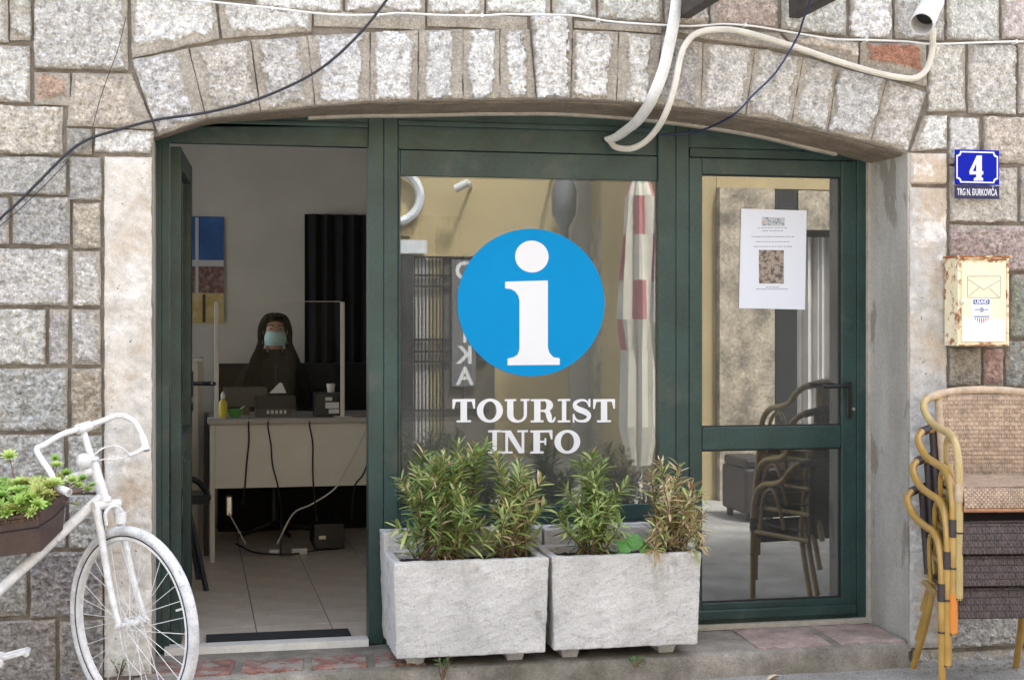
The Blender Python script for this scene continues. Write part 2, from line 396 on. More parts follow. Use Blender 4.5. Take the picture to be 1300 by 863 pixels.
rect(-24,57,39,130,(3,5,5,5),LG); rect(43,92,89,134,(7,7,6,14),(.46,.33,.25),.8)
stone([(92,92),(168,93),(197,165),(84,160)],(10,8,20,8),rj(TAN),.8)
rect(-24,134,80,196,(3,3,8,3),TAN); rect(84,163,117,196,(3,3,3,3),DK,.7); stone([(120,163),(196,166),(192,195),(120,194)],(3,7,6,3),WH,.9)
rect(-24,199,84,247,(2,2,3,2),GR); rect(88,199,129,254,(3,3,3,2),GR); rect(-24,250,12,311,(2,2,3,3),GR); rect(15,250,89,311,(4,3,5,3),GR,1.2)
rect(92,257,128,315,(4,4,5,4),(.52,.47,.37),.8); rect(-24,315,87,388,(2,4,5,3),LG); rect(92,318,128,388,(6,8,6,3),LG)
rect(-24,392,58,463,(2,3,4,3),LG); rect(62,392,87,463,(5,5,6,3),(.44,.42,.42),.8); rect(91,392,128,463,(6,7,7,5),GR,.9)
rect(-24,467,86,547,(2,3,5,3),GR,1.4); rect(90,467,129,549,(4,6,4,4),(.42,.36,.29)); rect(-24,551,82,622,(2,4,4,3),GR,1.2); rect(86,553,130,625,(4,4,4,4),GR)
rect(-24,626,40,696,(3,3,3,3),GR); rect(43,626,83,696,(3,3,3,3),GR); rect(87,628,130,696,(3,3,3,3),GR,1.2)
rect(-24,700,34,783,(2,3,4,3),DK); rect(38,700,130,783,(3,3,5,3),DK,1.3); rect(-24,787,71,872,(2,3,4,3),DK); rect(75,787,131,872,(4,3,4,3),DK,1.2)
rect(-24,876,50,905,(2,2,2,2),DK); rect(54,876,131,905,(2,2,2,2),DK)
# left continuation outside the frame
for cx0, cx1 in ((-128,-28),(-240,-132),(-350,-244)):
    yy = -70
    while yy < 890:
        h_ = random.randint(58,92); y2 = min(yy+h_, 905)
        rect(cx0, yy, cx1, y2-4, (3,3,4,3), random.choice((GR,LG,GR,TAN)), res=.014); yy = y2
for x0, x1 in ((-24,40),(43,162)): rect(x0,-75,x1,-32,(3,3,3,3),GR,res=.014)
# above the arch, outside the frame
xx = -350
while xx < 1480:
    w_ = random.randint(60,120); rect(xx, -165, xx+w_-4, -79, (5,5,5,5), random.choice((WH,LG,TAN)), res=.016); xx += w_
xx = -350
while xx < 1480:
    w_ = random.randint(60,120); rect(xx, -255, xx+w_-4, -169, (5,5,5,5), random.choice((WH,LG,TAN)), res=.016); xx += w_
# voussoirs
VT = [(167,76),(240,61),(318,51),(390,45),(470,41),(531,38),(588,37),(635,37),(673,37),(727,38),(786,40),(841,45),(893,54),(959,61),(1020,72),(1065,85),(1126,101),(1177,117)]
VB = [(201,172),(262,150),(331,141),(400,134),(470,129),(531,127),(588,126),(635,125),(681,125),(725,125),(783,128),(832,132),(890,138),(947,146),(1005,156),(1051,167),(1106,180),(1152,193)]
VC = [(0.639, 0.62, 0.607), (0.635, 0.597, 0.546), (0.625, 0.602, 0.574), (0.76, 0.755, 0.757), (0.812, 0.802, 0.789), (0.708, 0.703, 0.696), (0.82, 0.82, 0.804), (0.78, 0.778, 0.769), None, (0.818, 0.8, 0.775), (0.786, 0.765, 0.733), (0.513, 0.488, 0.47), (0.729, 0.701, 0.666), (0.657, 0.63, 0.59), (0.65, 0.63, 0.597), (0.648, 0.64, 0.634), (0.655, 0.624, 0.587)]
VM = [(1,2,18,4),(16,5,8,12),(14,4,14,8),(13,4,15,5),(11,4,13,5),(14,4,18,4),(11,5,11,4),(12,4,14,4),None,(6,7,15,5),(17,7,17,5),(8,10,12,5),(9,5,11,5),(6,5,11,6),(9,5,10,6),(5,4,9,7),(8,6,7,6)]
for i in range(17):
    if i == 8: stone([(673,18),(727,20),(725,125),(682,125)], (2,2,9,3), (.80,.785,.765), 1.0, name='keystone', boss_h=.03); continue
    stone([VT[i], VT[i+1], VB[i+1], VB[i]], VM[i], VC[i], 1.1, name='arch_stone', boss_h=.012)
# mortar wedges between arch and courses
stone([(729,26),(840,34),(840,43),(729,36)],(99,99,99,99),GR,res=.012); stone([(843,36),(990,42),(1010,66),(895,50)],(99,99,99,99),GR,res=.012)
stone([(993,42),(1090,53),(1090,88),(1012,66)],(12,6,6,22),rj(TAN),.8); stone([(1092,54),(1176,55),(1178,110),(1092,90)],(14,5,12,22),(.50,.25,.17),.9)
stone([(1180,56),(1226,57),(1226,142),(1178,142)],(4,3,6,5),rj(LG)); rect(1229,57,1290,145,(7,4,5,4),LG); rect(1293,57,1345,145,(6,4,4,4),LG)
# right pier and wall
stone([(1172,146),(1203,147),(1203,190),(1156,192)],(9,4,6,6),rj(WH),.8); rect(1156,194,1202,234,(1,2,2,2),(.62,.56,.50),.5,name='jamb_stone',material='lime',ragg=.3)
rect(1155,238,1202,822,(0,0,0,0),(.56,.535,.50),.8,name='jamb_stone',material='lime',ragg=.3,res=.012,boss_h=.004)
rect(132,199,193,858,(1,1,0,0),(.56,.53,.495),.8,name='jamb_stone',material='lime',ragg=.3,res=.012,boss_h=.004)
rect(1206,149,1244,209,(2,4,6,3),WH,.8); rect(1249,149,1345,208,(4,4,4,4),(.64,.56,.48),.8); rect(1206,212,1292,282,(5,4,5,3),(.64,.59,.52),.8); rect(1296,212,1345,282,(4,4,4,4),GR)
rect(1206,286,1345,344,(3,5,3,3),(.56,.47,.44),1.3); rect(1206,348,1280,438,(3,3,3,3),GR); rect(1284,348,1345,428,(3,4,3,4),(.36,.37,.32)); rect(1206,442,1246,490,(4,4,6,5),(.38,.33,.29),.9)
rect(1249,442,1274,490,(3,4,3,5),(.42,.28,.23),.9); rect(1277,432,1345,490,(4,4,4,4),(.38,.37,.34),.9)
for a in [(1206,494,1275,560),(1279,494,1345,560),(1206,563,1250,628),(1254,563,1345,628),(1206,632,1292,700),(1296,632,1345,700),(1206,704,1262,772),(1266,704,1345,772),(1206,776,1345,820)]:
    rect(*a, mg=(4,4,4,4), col=GR, amp=.8)
rect(1160,824,1200,850,(9,9,9,9),GR,res=.012); rect(1204,824,1345,850,(9,9,9,9),GR,res=.012)
for cx0, cx1 in ((1349,1440),(1444,1560)):
    yy = -60
    while yy < 815:
        h_ = random.randint(55,90); y2 = min(yy+h_, 850)
        rect(cx0, yy, cx1, y2-4, (4,4,4,4), random.choice((GR,LG,TAN)), res=.016); yy = y2
# the mortar body behind the stones, with the arched opening
arc = [at(px, py+1, 0) for px, py in VB]
XL, XR = at(193,500,0).x, at(1155,500,0).x
arcx = [(XL, arc[0].z-.004)] + [(p.x, p.z) for p in arc[1:-1]] + [(XR, arc[-1].z-.004)]
poly = [(-4,-.05),(XL,-.05)] + arcx + [(XR,-.05),(6.5,-.05),(6.5,6.2),(-4,6.2)]
def lift(x): return .034*max(0, min(1, (.85-x)/.95))
arc2 = [(x, z+lift(x)) for x, z in arcx]
MB().prism(poly, .018, .06).build('mortar_bed', M['joint'], bld)
MB().prism([(-4,-.05),(XL,-.05)] + arc2 + [(XR,-.05),(6.5,-.05),(6.5,6.2),(-4,6.2)], .0601, .46).build('wall_core', M['joint'], bld)
XT = -9
# plaster on the right reveal, soffit band, cream filler strip
MB().add([(XR-.004,.05,.1),(XR-.004,.37,.1),(XR-.004,.37,arc[-1].z-.01),(XR-.004,.05,arc[-1].z-.01)], [(0,1,2,3)]) if False else None
MB().box(XR-.008, XR+.01, .004, .40, .05, arc[-1].z).build('reveal_plaster', M['plaster'], bld)
MB().box(XR-.022, XR-.009, .362, .40, .105, arc[-1].z-.004).build('reveal_trim', M['cream'], bld)
MB().box(XL-.01, XL+.006, .052, .40, .05, arc[0].z).build('reveal_plaster', M['plaster'], bld)
def arcband(y0, y1, t0, t1, name, m, i0=0, i1=99):
    mb = MB(); pts = [Vector((x,0,z)) for x, z in arc2][i0:i1]; pts = spline(pts, 4); n = len(pts)
    vs = []
    for p in pts: vs += [(p.x,y0,p.z-t0),(p.x,y0,p.z-t1),(p.x,y1,p.z-t1),(p.x,y1,p.z-t0)]
    fs = []
    for i in range(n-1):
        a, b = i*4, i*4+4
        fs += [(a,b,b+1,a+1),(a+1,b+1,b+2,a+2),(a+2,b+2,b+3,a+3),(a+3,b+3,b,a)]
    fs += [(0,1,2,3),(n*4-4,n*4-1,n*4-2,n*4-3)]
    return mb.add(vs, fs).build(name, m, bld)
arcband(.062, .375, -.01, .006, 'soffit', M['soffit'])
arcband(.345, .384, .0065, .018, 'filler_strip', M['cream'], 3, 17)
# upper storeys and roof block
MB().box(-4, 6.5, .46, 7, 3.1, 6.2).build('upper_wall', M['mortar'], bld)

# ------------------------------------------------------------------ ground, step
x0, x1 = -80, 80
mb = MB()
gn = 60
gx = np.linspace(-1.5, 5, 131); gy = np.linspace(-4, .6, 93)
GXX, GYY = np.meshgrid(gx, gy); GZ = (fbm(GXX*3, GYY*3, 3, 4)-.5)*.012 + (fbm(GXX*14, GYY*14, 8, 3)-.5)*.006
edge = np.minimum(np.minimum(GXX+1.5, 5-GXX), np.minimum(GYY+4, .6-GYY)); GZ *= np.clip(edge/.3, 0, 1)
vs = np.stack([GXX, GYY, GZ], -1).reshape(-1,3); W1 = len(gx); idx = np.arange(len(vs)).reshape(len(gy), W1)
fs = np.stack([idx[:-1,:-1], idx[:-1,1:], idx[1:,1:], idx[1:,:-1]], -1).reshape(-1,4).tolist()
n0 = len(vs)
vl = vs.tolist() + [(-1.5,-4,0),(5,-4,0),(5,.6,0),(-1.5,.6,0),(-100,-100,0),(100,-100,0),(100,100,0),(-100,100,0)]
fs += [(n0+4,n0+5,n0+1,n0),(n0+5,n0+6,n0+2,n0+1),(n0+6,n0+7,n0+3,n0+2),(n0+7,n0+4,n0,n0+3)]
me = bpy.data.meshes.new('ground'); me.from_pydata(vl, [], fs); me.update()
gro = obj('ground', me, M['ground'], None, True); struct(gro)
SZ = H - (790-410)*(YG-.03+D)/(F*cs - 450*sn)      # step top from the door sill
SZ = at(1085, 789, .385).z
# doorstep body with worn edge
def worn_slab(name, X0, X1, Y0, Y1, Z0, Z1, m, amp=.006, res=.02, parent=None, seed=0):
    nx, ny, nz = max(2,int((X1-X0)/res)), max(2,int((Y1-Y0)/res)), max(2,int((Z1-Z0)/res))
    # top + front as one sheet: parameter runs down the front, then over the top
    prof = [(Y0, Z0+(Z1-Z0)*k/nz) for k in range(nz+1)] + [(Y0+(Y1-Y0)*k/ny, Z1) for k in range(1, ny+1)]
    px_ = np.linspace(X0, X1, nx+1); vs = []
    for yv, zv in prof:
        dd = (fbm(px_*9, np.full_like(px_, yv*9+zv*13), seed, 4)-.5)*2*amp
        near = max(0, 1 - (abs(yv-Y0)+abs(zv-Z1))/.03)
        chip = near*(.006 + .012*np.clip(fbm(px_*14, px_*0+3, seed+4, 3)-.45, 0, 1)*3)
        for x, d_, c_ in zip(px_, dd, chip):
            if zv < Z1 or yv == Y0: vs.append((x, yv - d_ + c_, zv - c_*.8))
            else: vs.append((x, yv, zv + d_*.5 - c_))
    W1 = nx+1; Hn = len(prof); fs = [(r*W1+c, r*W1+c+1, (r+1)*W1+c+1, (r+1)*W1+c) for r in range(Hn-1) for c in range(nx)]
    n0 = len(vs)
    vs += [(X0,Y1,Z0),(X1,Y1,Z0)]
    fs += [tuple([r*W1 for r in range(Hn)] + [n0]), tuple([n0+1] + [r*W1+nx for r in reversed(range(Hn))])]
    me = bpy.data.meshes.new(name); me.from_pydata(vs, [], fs); me.update()
    o = obj(name, me, m, parent, True); shade_auto(me, 35); return o
SX0, SX1 = at(170, 850, -.08).x, at(1153, 820, -.08).x
stp = struct(worn_slab('doorstep', SX0, SX1, -.085, .62, -.02, SZ-.004, M['step'], seed=11))
def brickpiece(pxa, pxb, ya, yb, name='brick', m='brick', h=.007):
    xa, xb = at(pxa, 840, (ya+yb)/2).x, at(pxb, 840, (ya+yb)/2).x
    n = 14; pl = []
    for k in range(n): 
        pl.append((xa+(xb-xa)*k/n, ya+random.uniform(0,.03)))
    for k in range(n): pl.append((xb-(xb-xa)*k/n, yb-random.uniform(0,.05)))
    b = MB(); nn_ = len(pl)
    vs = [(x,y,SZ-.02) for x,y in pl] + [(x,y,SZ+h-random.uniform(0,.003)) for x,y in pl]
    b.add(vs, [tuple(range(nn_,2*nn_))] + [(i,(i+1)%nn_,nn_+(i+1)%nn_,nn_+i) for i in range(nn_)])
    o = b.build(name, M[m], stp); bevel(o, .003); return o
for a, b_ in ((178,300),(305,388),(393,468),(473,540)):
    brickpiece(a, b_, -.05 + random.uniform(-.01,.01), .20 + random.uniform(-.03,.03))
brickpiece(942, 1040, -.055, .36, 'paving_slab', 'slab', .004); brickpiece(1044, 1128, -.05, .36, 'paving_slab', 'slab', .005)

# gravel crumbs, dry leaves, weeds on the ground
mb = MB()
for i in range(500):
    x = random.uniform(-.3, 3.6); y = -.10 - abs(random.gauss(0,.13)); r_ = random.uniform(.002,.008)
    if x > SX1: y += .05
    mb.sphere((x,y,r_*.4), r_, 5, 3, (1,random.uniform(.6,1.3),.6))
tag(mb.build('gravel', M['ground']), 'grey gravel crumbs scattered along the foot of the doorstep', 'gravel', kind='stuff')
def leafmat(name='leaf'):
    m = mat(name, (.1,.2,.05), .55); b = bs(m)
    at_ = nn(m, 'Attribute'); at_.attribute_name = 'tint'
    c = mix(m, 1, at_.outputs['Color'], ramp(m, noise(m, 60, 2), [(.3, g(.75)), (.7, g(1.2))]), 'MULTIPLY')
    lk(m, c, b.inputs['Base Color'])
    try: b.inputs['Subsurface Weight'].default_value = 0
    except Exception: pass
    return m
M['leaf'] = leafmat()
def tint(me, col):
    a = me.attributes.new('tint', 'FLOAT_COLOR', 'POINT'); n = len(me.vertices)
    if isinstance(col, tuple): arr = np.tile(np.array([*col, 1.0]), (n, 1))
    else: arr = np.array(col)
    a.data.foreach_set('color', arr.astype(np.float32).ravel())
GREENS = [(.15,.22,.05),(.20,.28,.06),(.27,.35,.10),(.10,.16,.045),(.32,.38,.14),(.38,.40,.13),(.18,.25,.08)]
DRY = [(.42,.31,.16),(.48,.37,.22),(.34,.22,.10),(.52,.42,.26),(.36,.33,.14)]
def leaf_geo(L, w, bend=.25, fold=.25, seg=4):
    vs = []; fs = []
    for k in range(seg+1):
        t = k/seg; ww = w*math.sin(PI*min(1,(t*.92+.06)))**.8; z = -bend*L*t*t
        vs += [(-ww/2, L*t, z+ww*fold), (0, L*t, z), (ww/2, L*t, z+ww*fold)]
    for k in range(seg):
        a = k*3; fs += [(a,a+1,a+4,a+3),(a+1,a+2,a+5,a+4)]
    return vs, fs
def leaf_frame(p, d, roll=0):
    d = d.normalized(); x = d.cross(Vector((0,0,1)));
    if x.length < 1e-3: x = Vector((1,0,0))
    x.normalize(); z = x.cross(d); Rm = Matrix((x, d, z)).transposed().to_4x4()
    return Matrix.Translation(p) @ Rm @ Matrix.Rotation(roll, 4, 'Y')
def bush(label, stems, cols, leafL=(.05,.085), leafW=.011, maxparts=230, name='oleander_bush', droop=.0, dens=.88, cat='bush', stemcol=None):
    root = empty(name, stems[0][0], label, cat)
    variants = []
    for c in cols:
        for k in range(2):
            vs, fs = leaf_geo(1, .17, random.uniform(.0,.35), .2); me = bpy.data.meshes.new('leaf'); me.from_pydata(vs, [], fs); me.update()
            me.materials.append(M['leaf']); tint(me, c); me.polygons.foreach_set('use_smooth', [True]*len(me.polygons)); variants.append(me)
    items = []; sb = MB()
    for (b0, tip) in stems:
        b0 = Vector(b0); tip = Vector(tip); L = (tip-b0).length
        side = Vector((random.uniform(-.1,.1), random.uniform(-.1,.1), 0))*L
        pts = spline([b0, b0.lerp(tip,.5)+side+Vector((0,0,.05*L)), tip], 8); n = len(pts)
        sb.tube(pts, [max(.0011,.0042*(1-.75*i/n)) for i in range(n)], 6)
        nw = max(4, int(L/.0165*dens)); ph = random.uniform(0,6)
        for k in range(nw):
            t = .22 + .78*k/nw; p = pts[min(n-1, int(t*(n-1)))].lerp(pts[min(n-1,int(t*(n-1))+1)], (t*(n-1))%1)
            ax = (pts[min(n-1,int(t*(n-1))+1)] - pts[max(0,int(t*(n-1))-1)]).normalized()
            ph += 1.2
            for j in range(3 if t > .5 else 2):
                a = ph + j*2.1 + random.uniform(-.4,.4)
                u = ax.orthogonal().normalized(); w_ = ax.cross(u)
                el = random.uniform(.35,1.15) + (.35 if t > .85 else 0)
                d = (u*math.cos(a)+w_*math.sin(a)) + ax*el + Vector((0,0,-droop))
                Lf = random.uniform(*leafL)*(1 if t < .9 else .75)
                items.append((leaf_frame(p, d, random.uniform(-.6,.6))@Matrix.Scale(Lf,4), random.choice(variants), p.y))
    so_ = sb.build('stems', M['twig'], root, True); so_['kind'] = 'stuff'
    items.sort(key=lambda q: q[2] + random.uniform(-.02,.02))
    inv = Matrix.Translation(-root.location)
    for mtx, me, _ in items[:maxparts]:
        o = bpy.data.objects.new('leaf', me); COL.objects.link(o); o.parent = root; o.matrix_parent_inverse = inv; o.matrix_basis = mtx
    rest = items[maxparts:]
    if rest:
        V = []; Fc = []; C = []
        for mtx, me, _ in rest:
            n0 = len(V); V += [tuple(mtx @ v.co) for v in me.vertices]; Fc += [tuple(n0+i for i in p.vertices) for p in me.polygons]
            c = me.attributes['tint'].data[0].color; C += [tuple(c)]*len(me.vertices)
        me = bpy.data.meshes.new('foliage'); me.from_pydata(V, [], Fc); me.update(); tint(me, C)
        o = obj('foliage', me, M['leaf'], root, True); o['kind'] = 'stuff'
    return root
M['twig'] = worn('brown_twig', (.16,.10,.06), .9, .3, 40, .2)
# dry leaves on the ground
for (px, py, lb) in ((762,857,'curled dry leaf on the ground under the right planter'),(990,858,'dry leaf on the ground below the pink step slab')):
    p = at(px, py, -.17); p.z = .012
    vs, fs = leaf_geo(.075,.03,.5,.5); me = bpy.data.meshes.new('dry_leaf'); me.from_pydata(vs,[],fs); me.update(); tint(me,(.45,.36,.25))
    me.transform(Matrix.Translation(p) @ Matrix.Rotation(random.uniform(1,2),4,'Z')); o = obj('dry_leaf', me, M['leaf'], None, True); tag(o, lb, 'dry leaf')
for (px, py, py2, lb) in ((560,862,835,'small green weed sprouting below the left concrete planter'),(808,846,836,'tiny yellow green weed between step and right planter'),(150,862,838,'green weed at the wall foot behind the bicycle wheel')):
    b0 = at(px, py, -.12); st = []
    for k in range(4): st.append((b0+Vector((random.uniform(-.01,.01),0,0)), at(px+random.uniform(-12,12), py2+random.uniform(-4,4), -.12)))
    bush(lb, st, [(.07,.16,.04),(.10,.22,.05)], (.02,.03), .01, 40, 'weed', cat='weed')

# ------------------------------------------------------------------ SHOPFRONT frame, doors, window
frm = empty('shopfront_frame', at(650,800,.4), None, None); frm.parent = bld; frm.matrix_parent_inverse = Matrix.Translation(-bld.location); frm.location = (0,0,0)
def part(mb, name, m, par, bev=.0025, smooth=False): return mb.build(name, M[m] if isinstance(m,str) else m, par, smooth, bev)
YF = .385
def topz(px, dz=.03):
    dz += .02     # top edge of frame hidden just above the soffit line
    X = at(px, 300, YF).x
    for (a, za), (b, zb) in zip(arcx[:-1], arcx[1:]):
        if a <= X <= b: return za + (zb-za)*(X-a)/(b-a) + dz
    return arcx[0][1] + dz if X < arcx[0][0] else arcx[-1][1] + dz
def post(px0, px1, y, dep, zt=None, zb=SZ, name='post'):
    x0, x1 = at(px0,500,y).x, at(px1,500,y).x
    return part(MB().box(x0, x1, y, y+dep, zb, zt if zt is not None else topz((px0+px1)/2, .015)), name, 'green', frm)
def arched(px0, px1, py_bot, y, dep, name, n=14):
    X0, X1 = at(px0,300,y).x, at(px1,300,y).x; zb = at((px0+px1)/2, py_bot, y).z
    pl = [(X0,zb),(X1,zb)]
    for k in range(n+1):
        X = X1 + (X0-X1)*k/n
        z = None
        for (a, za), (b, zb_) in zip(arcx[:-1], arcx[1:]):
            if a <= X <= b: z = za + (zb_-za)*(X-a)/(b-a)
        if z is None: z = arcx[0][1] if X < arcx[0][0] else arcx[-1][1]
        pl.append((X, z+.02+lift(X)))
    return part(MB().prism(pl, y, y+dep), name, 'green', frm)
ZT = 2.42
post(196, 205, YF, .065); post(205, 215, YF+.008, .06)
post(468, 487, YF, .09); post(487.6, 505, YF+.002, .09)
post(836, 858, YF, .09); post(858.6, 874.6, YF+.003, .09)
post(1088.5, 1104, YF, .07)
# head pieces
arched(215.3, 467.7, 158, YF+.005, .07, 'head_rail'); 
part(pbox(MB(),215.3,158.3,467.7,184,YF+.022,.05), 'head_panel', 'green', frm)
arched(505.3, 835.7, 163, YF+.005, .07, 'head_rail')
part(pbox(MB(),505.3,163.3,835.7,193.5,YF+.022,.05), 'head_panel', 'green', frm)
arched(875, 1088, 190, YF+.012, .07, 'head_rail')
part(pbox(MB(),876,190.5,1087.5,202,YF+.02,.05), 'head_panel', 'green', frm)
# trim bead on head rails
part(pbox(MB(),215.5,152.5,467.5,158.6,YF-.006,.02), 'bead', 'green', frm, .004)
part(pbox(MB(),505.5,157,835.5,163.6,YF-.006,.02), 'bead', 'green', frm, .004)
def frame_rect(par, P0, glassrect, y, dep, names=('rail','stile'), gl='glass', inner=None):
    """P0: outer px rect, glassrect: px rect of the pane; builds stiles, rails, gasket, pane."""
    ox0, oy0, ox1, oy1 = P0; gx0, gy0, gx1, gy1 = glassrect
    X = lambda px: at(px, (oy0+oy1)/2, y).x
    zc = (ox0+ox1)/2; Z = lambda py: at(zc, py, y).z
    part(MB().box(X(ox0),X(gx0),y,y+dep,Z(oy1),Z(oy0)), names[1], 'green', par, .004)
    part(MB().box(X(gx1),X(ox1),y,y+dep,Z(oy1),Z(oy0)), names[1], 'green', par, .004)
    e = .0008
    part(MB().box(X(gx0)+e,X(gx1)-e,y+.0015,y+dep,Z(gy0),Z(oy0)), names[0], 'green', par, .004)
    part(MB().box(X(gx0)+e,X(gx1)-e,y+.0015,y+dep,Z(oy1),Z(gy1)), names[0], 'green', par, .004)
    return X, Z
def gasket(par, X, Z, r, y, t=.006):
    x0, y0, x1, y1 = X(r[0]), Z(r[3]), X(r[2]), Z(r[1]); m = MB()
    m.box(x0,x0+t,y,y+.008,y0,y1); m.box(x1-t,x1,y,y+.008,y0,y1); m.box(x0+t,x1-t,y,y+.008,y0,y0+t); m.box(x0+t,x1-t,y,y+.008,y1-t,y1)
    m.build('gasket', M['rubber'], par)
def sub(name, label=None):
    o = empty(name, (0,0,0)); o.parent = bld; o.matrix_parent_inverse = Matrix.Translation(-bld.location)
    if label: o['label'] = label
    return o
# window
win = sub('shop_window', 'large fixed shop window behind the planters')
wr = (508.5,226.5,835.5,643)
X, Z = frame_rect(win, (505.4,194,836,664), wr, YF+.012, .06)
gasket(win, X, Z, wr, YF+.026)
MB().box(X(wr[0]),X(wr[2]),YG,YG+.006,Z(wr[3]),Z(wr[1])).build('glass_pane', M['glass'], win)
part(MB().box(X(505.4),X(836),YF-.02,YF+.012,Z(672),Z(664.5)), 'window_sill', 'green', win)
MB().box(X(505.4),X(874),YF+.02,YF+.1,SZ,Z(672.3)).build('wall_below_window', M['plaster'], bld)
# right door
rd = sub('shop_door', 'closed glazed door with a paper notice, right of the window')
gr1, gr2 = (891.5,223,1068.5,541), (891.5,570,1068.5,762)
X, Z = frame_rect(rd, (875.4,202.5,1088,789), (891.5,223,1068.5,762), YF+.002, .05)
part(MB().box(X(892),X(1068),YF+.0035,YF+.05,Z(570),Z(541)), 'rail', 'green', rd, .004)
for r_ in (gr1, gr2):
    gasket(rd, X, Z, r_, YF+.02); 
    MB().box(X(r_[0]),X(r_[2]),YG,YG+.006,Z(r_[3]),Z(r_[1])).build('glass_pane', M['doorglass'], rd)
part(MB().box(X(878),X(1086),YF-.018,YF+.001,Z(783),Z(770)), 'weather_bar', 'green', rd, .006)
MB().box(X(868),X(1105),YF-.03,YF+.001,SZ-.002,Z(788)).build('threshold', M['cream'], rd)
# right door handle
hp = at(1078, 500, YF-.006)
part(MB().box(hp.x-.013,hp.x+.013,YF-.008,YF+.001,hp.z-.11,hp.z+.055), 'handle_plate', 'blackmetal', rd, .004)
hl = at(1078, 490, YF-.05)
part(MB().tube(spline([(hl.x,YF,hl.z),(hl.x,YF-.045,hl.z),(hl.x-.03,YF-.055,hl.z+.003),(hl.x-.085,YF-.052,hl.z),(hl.x-.125,YF-.045,hl.z+.003)],6),.0095,10), 'handle', 'blackmetal', rd, 0, True)
lc = at(1083,519,YF-.01); part(MB().lathe([(.008,-.004),(.008,.01)], (lc.x,YF-.012,lc.z), (0,1,0), 14), 'lock_cylinder', 'steel', rd, 0, True)
# left door: open inwards, seen almost edge on
ld = sub('shop_door', 'door leaf standing open into the room at the left jamb')
hx = at(216, 500, .45).x; L_ = .80; ang = math.atan2(.045, L_)
def LP(s, t, z): # s along the leaf, t thickness
    return Vector((hx + s*math.sin(ang) + t*math.cos(ang), .452 + s*math.cos(ang) - t*math.sin(ang), z))
def lbox(s0, s1, t0, t1, z0, z1, name, m, b=.003):
    p = [LP(s0,t0,z0),LP(s1,t0,z0),LP(s1,t1,z0),LP(s0,t1,z0),LP(s0,t0,z1),LP(s1,t0,z1),LP(s1,t1,z1),LP(s0,t1,z1)]
    q = MB().hexa(p); q.f = [tuple(reversed(f)) for f in q.f]
    return part(q, name, m, ld, b)
zt = at(216,186,.45).z; zb = SZ+.02
lbox(0,.09,0,.045,zb,zt,'stile','green'); lbox(L_-.09,L_,0,.045,zb,zt,'stile','green')
for z0_, z1_ in ((zb,zb+.1),(zb+.78,zb+.88),(zt-.09,zt)): lbox(.0905,L_-.0905,.001,.044,z0_,z1_,'rail','green')
lbox(.09,L_-.09,.018,.026,zb+.1,zt-.09,'glass_pane',M['glass'],0)
zh = at(236,487,1.2).z
lbox(L_-.055,L_-.03,.045,.053,zh-.13,zh+.06,'handle_plate','blackmetal')
a0 = LP(L_-.042,.045,zh+.0); a1 = LP(L_-.042,.10,zh); a2 = LP(L_-.17,.105,zh+.004)
part(MB().tube(spline([a0,LP(L_-.042,.085,zh),a1,a1+Vector((.035,-.02,0)),a1+Vector((.05,-.05,0))],6),.010,8),'handle','blackmetal',ld,0,True)
lbox(L_-.06,L_-.02,.0455,.05,zh-.09,zh-.06,'lock_cylinder','steel')
# left threshold strip
xa, xb = at(215,818,.37).x, at(467.5,808,.37).x
MB().box(xa-.02, xb, .352, .43, SZ-.003, SZ+.028).build('threshold', M['whiteplastic'], bld)

# ------------------------------------------------------------------ info sticker and lettering on the window
YS = YG-.0015
st = empty('information_sticker', at(675,478,YS), 'large round blue sticker with white letter i on the shop window', 'sticker')
def disc(cx, cy, rx, ry, y, n=72, th=.0008):
    c = at(cx, cy, y); ax = at(cx+rx, cy, y).x - c.x; az = c.z - at(cx, cy+ry, y).z
    return MB().prism([(c.x+ax*math.cos(2*PI*k/n), c.z+az*math.sin(2*PI*k/n)) for k in range(n)], y-th, y)
disc(675,384,92.5,93.5,YS).build('disc', M['blue'], st)
disc(675.2,325.7,21.2,20.2,YS-.0012).build('letter_dot', M['white'], st)
ip = [(641.2,357.6),(695.4,356),(695.4,441),(697.5,448),(702.5,453.3),(710.5,454.7),(710.5,463),(644.3,463.5),(644.3,455),(652,453.2),(657,450),(659.4,443),(659.4,382),(658,375.5),(654,370),(649,367.1),(641.2,366)]
MB().prism([(at(x,y,YS).x, at(x,y,YS).z) for x,y in reversed(ip)], YS-.002, YS-.0012).build('letter_stem', M['white'], st)
lt = empty('window_lettering', at(675,575,YS), 'white serif lettering TOURIST INFO on the shop window', 'lettering')
def ell(cx, cy, rx, ry, a0=0, a1=2*PI, n=28): return [(cx+rx*math.cos(a0+(a1-a0)*k/n), cy+ry*math.sin(a0+(a1-a0)*k/n)) for k in range(n+1)]
def rc(x0,y0,x1,y1): return ('p', [(x0,y0),(x1,y0),(x1,y1),(x0,y1)])
def ringp(o, i): return ('s', o, i)
def strokep(pts, ws):
    P = spline([Vector((x,y,0)) for x,y in pts], 8); n = len(P); a=[]; b=[]
    wsp = np.interp(np.linspace(0,1,n), np.linspace(0,1,len(ws)), ws)
    for k in range(n):
        t = (P[min(k+1,n-1)]-P[max(k-1,0)]).normalized(); nv = Vector((-t.y,t.x,0)); w = wsp[k]/2
        a.append(((P[k]+nv*w).x,(P[k]+nv*w).y)); b.append(((P[k]-nv*w).x,(P[k]-nv*w).y))
    return ('s', a, b)
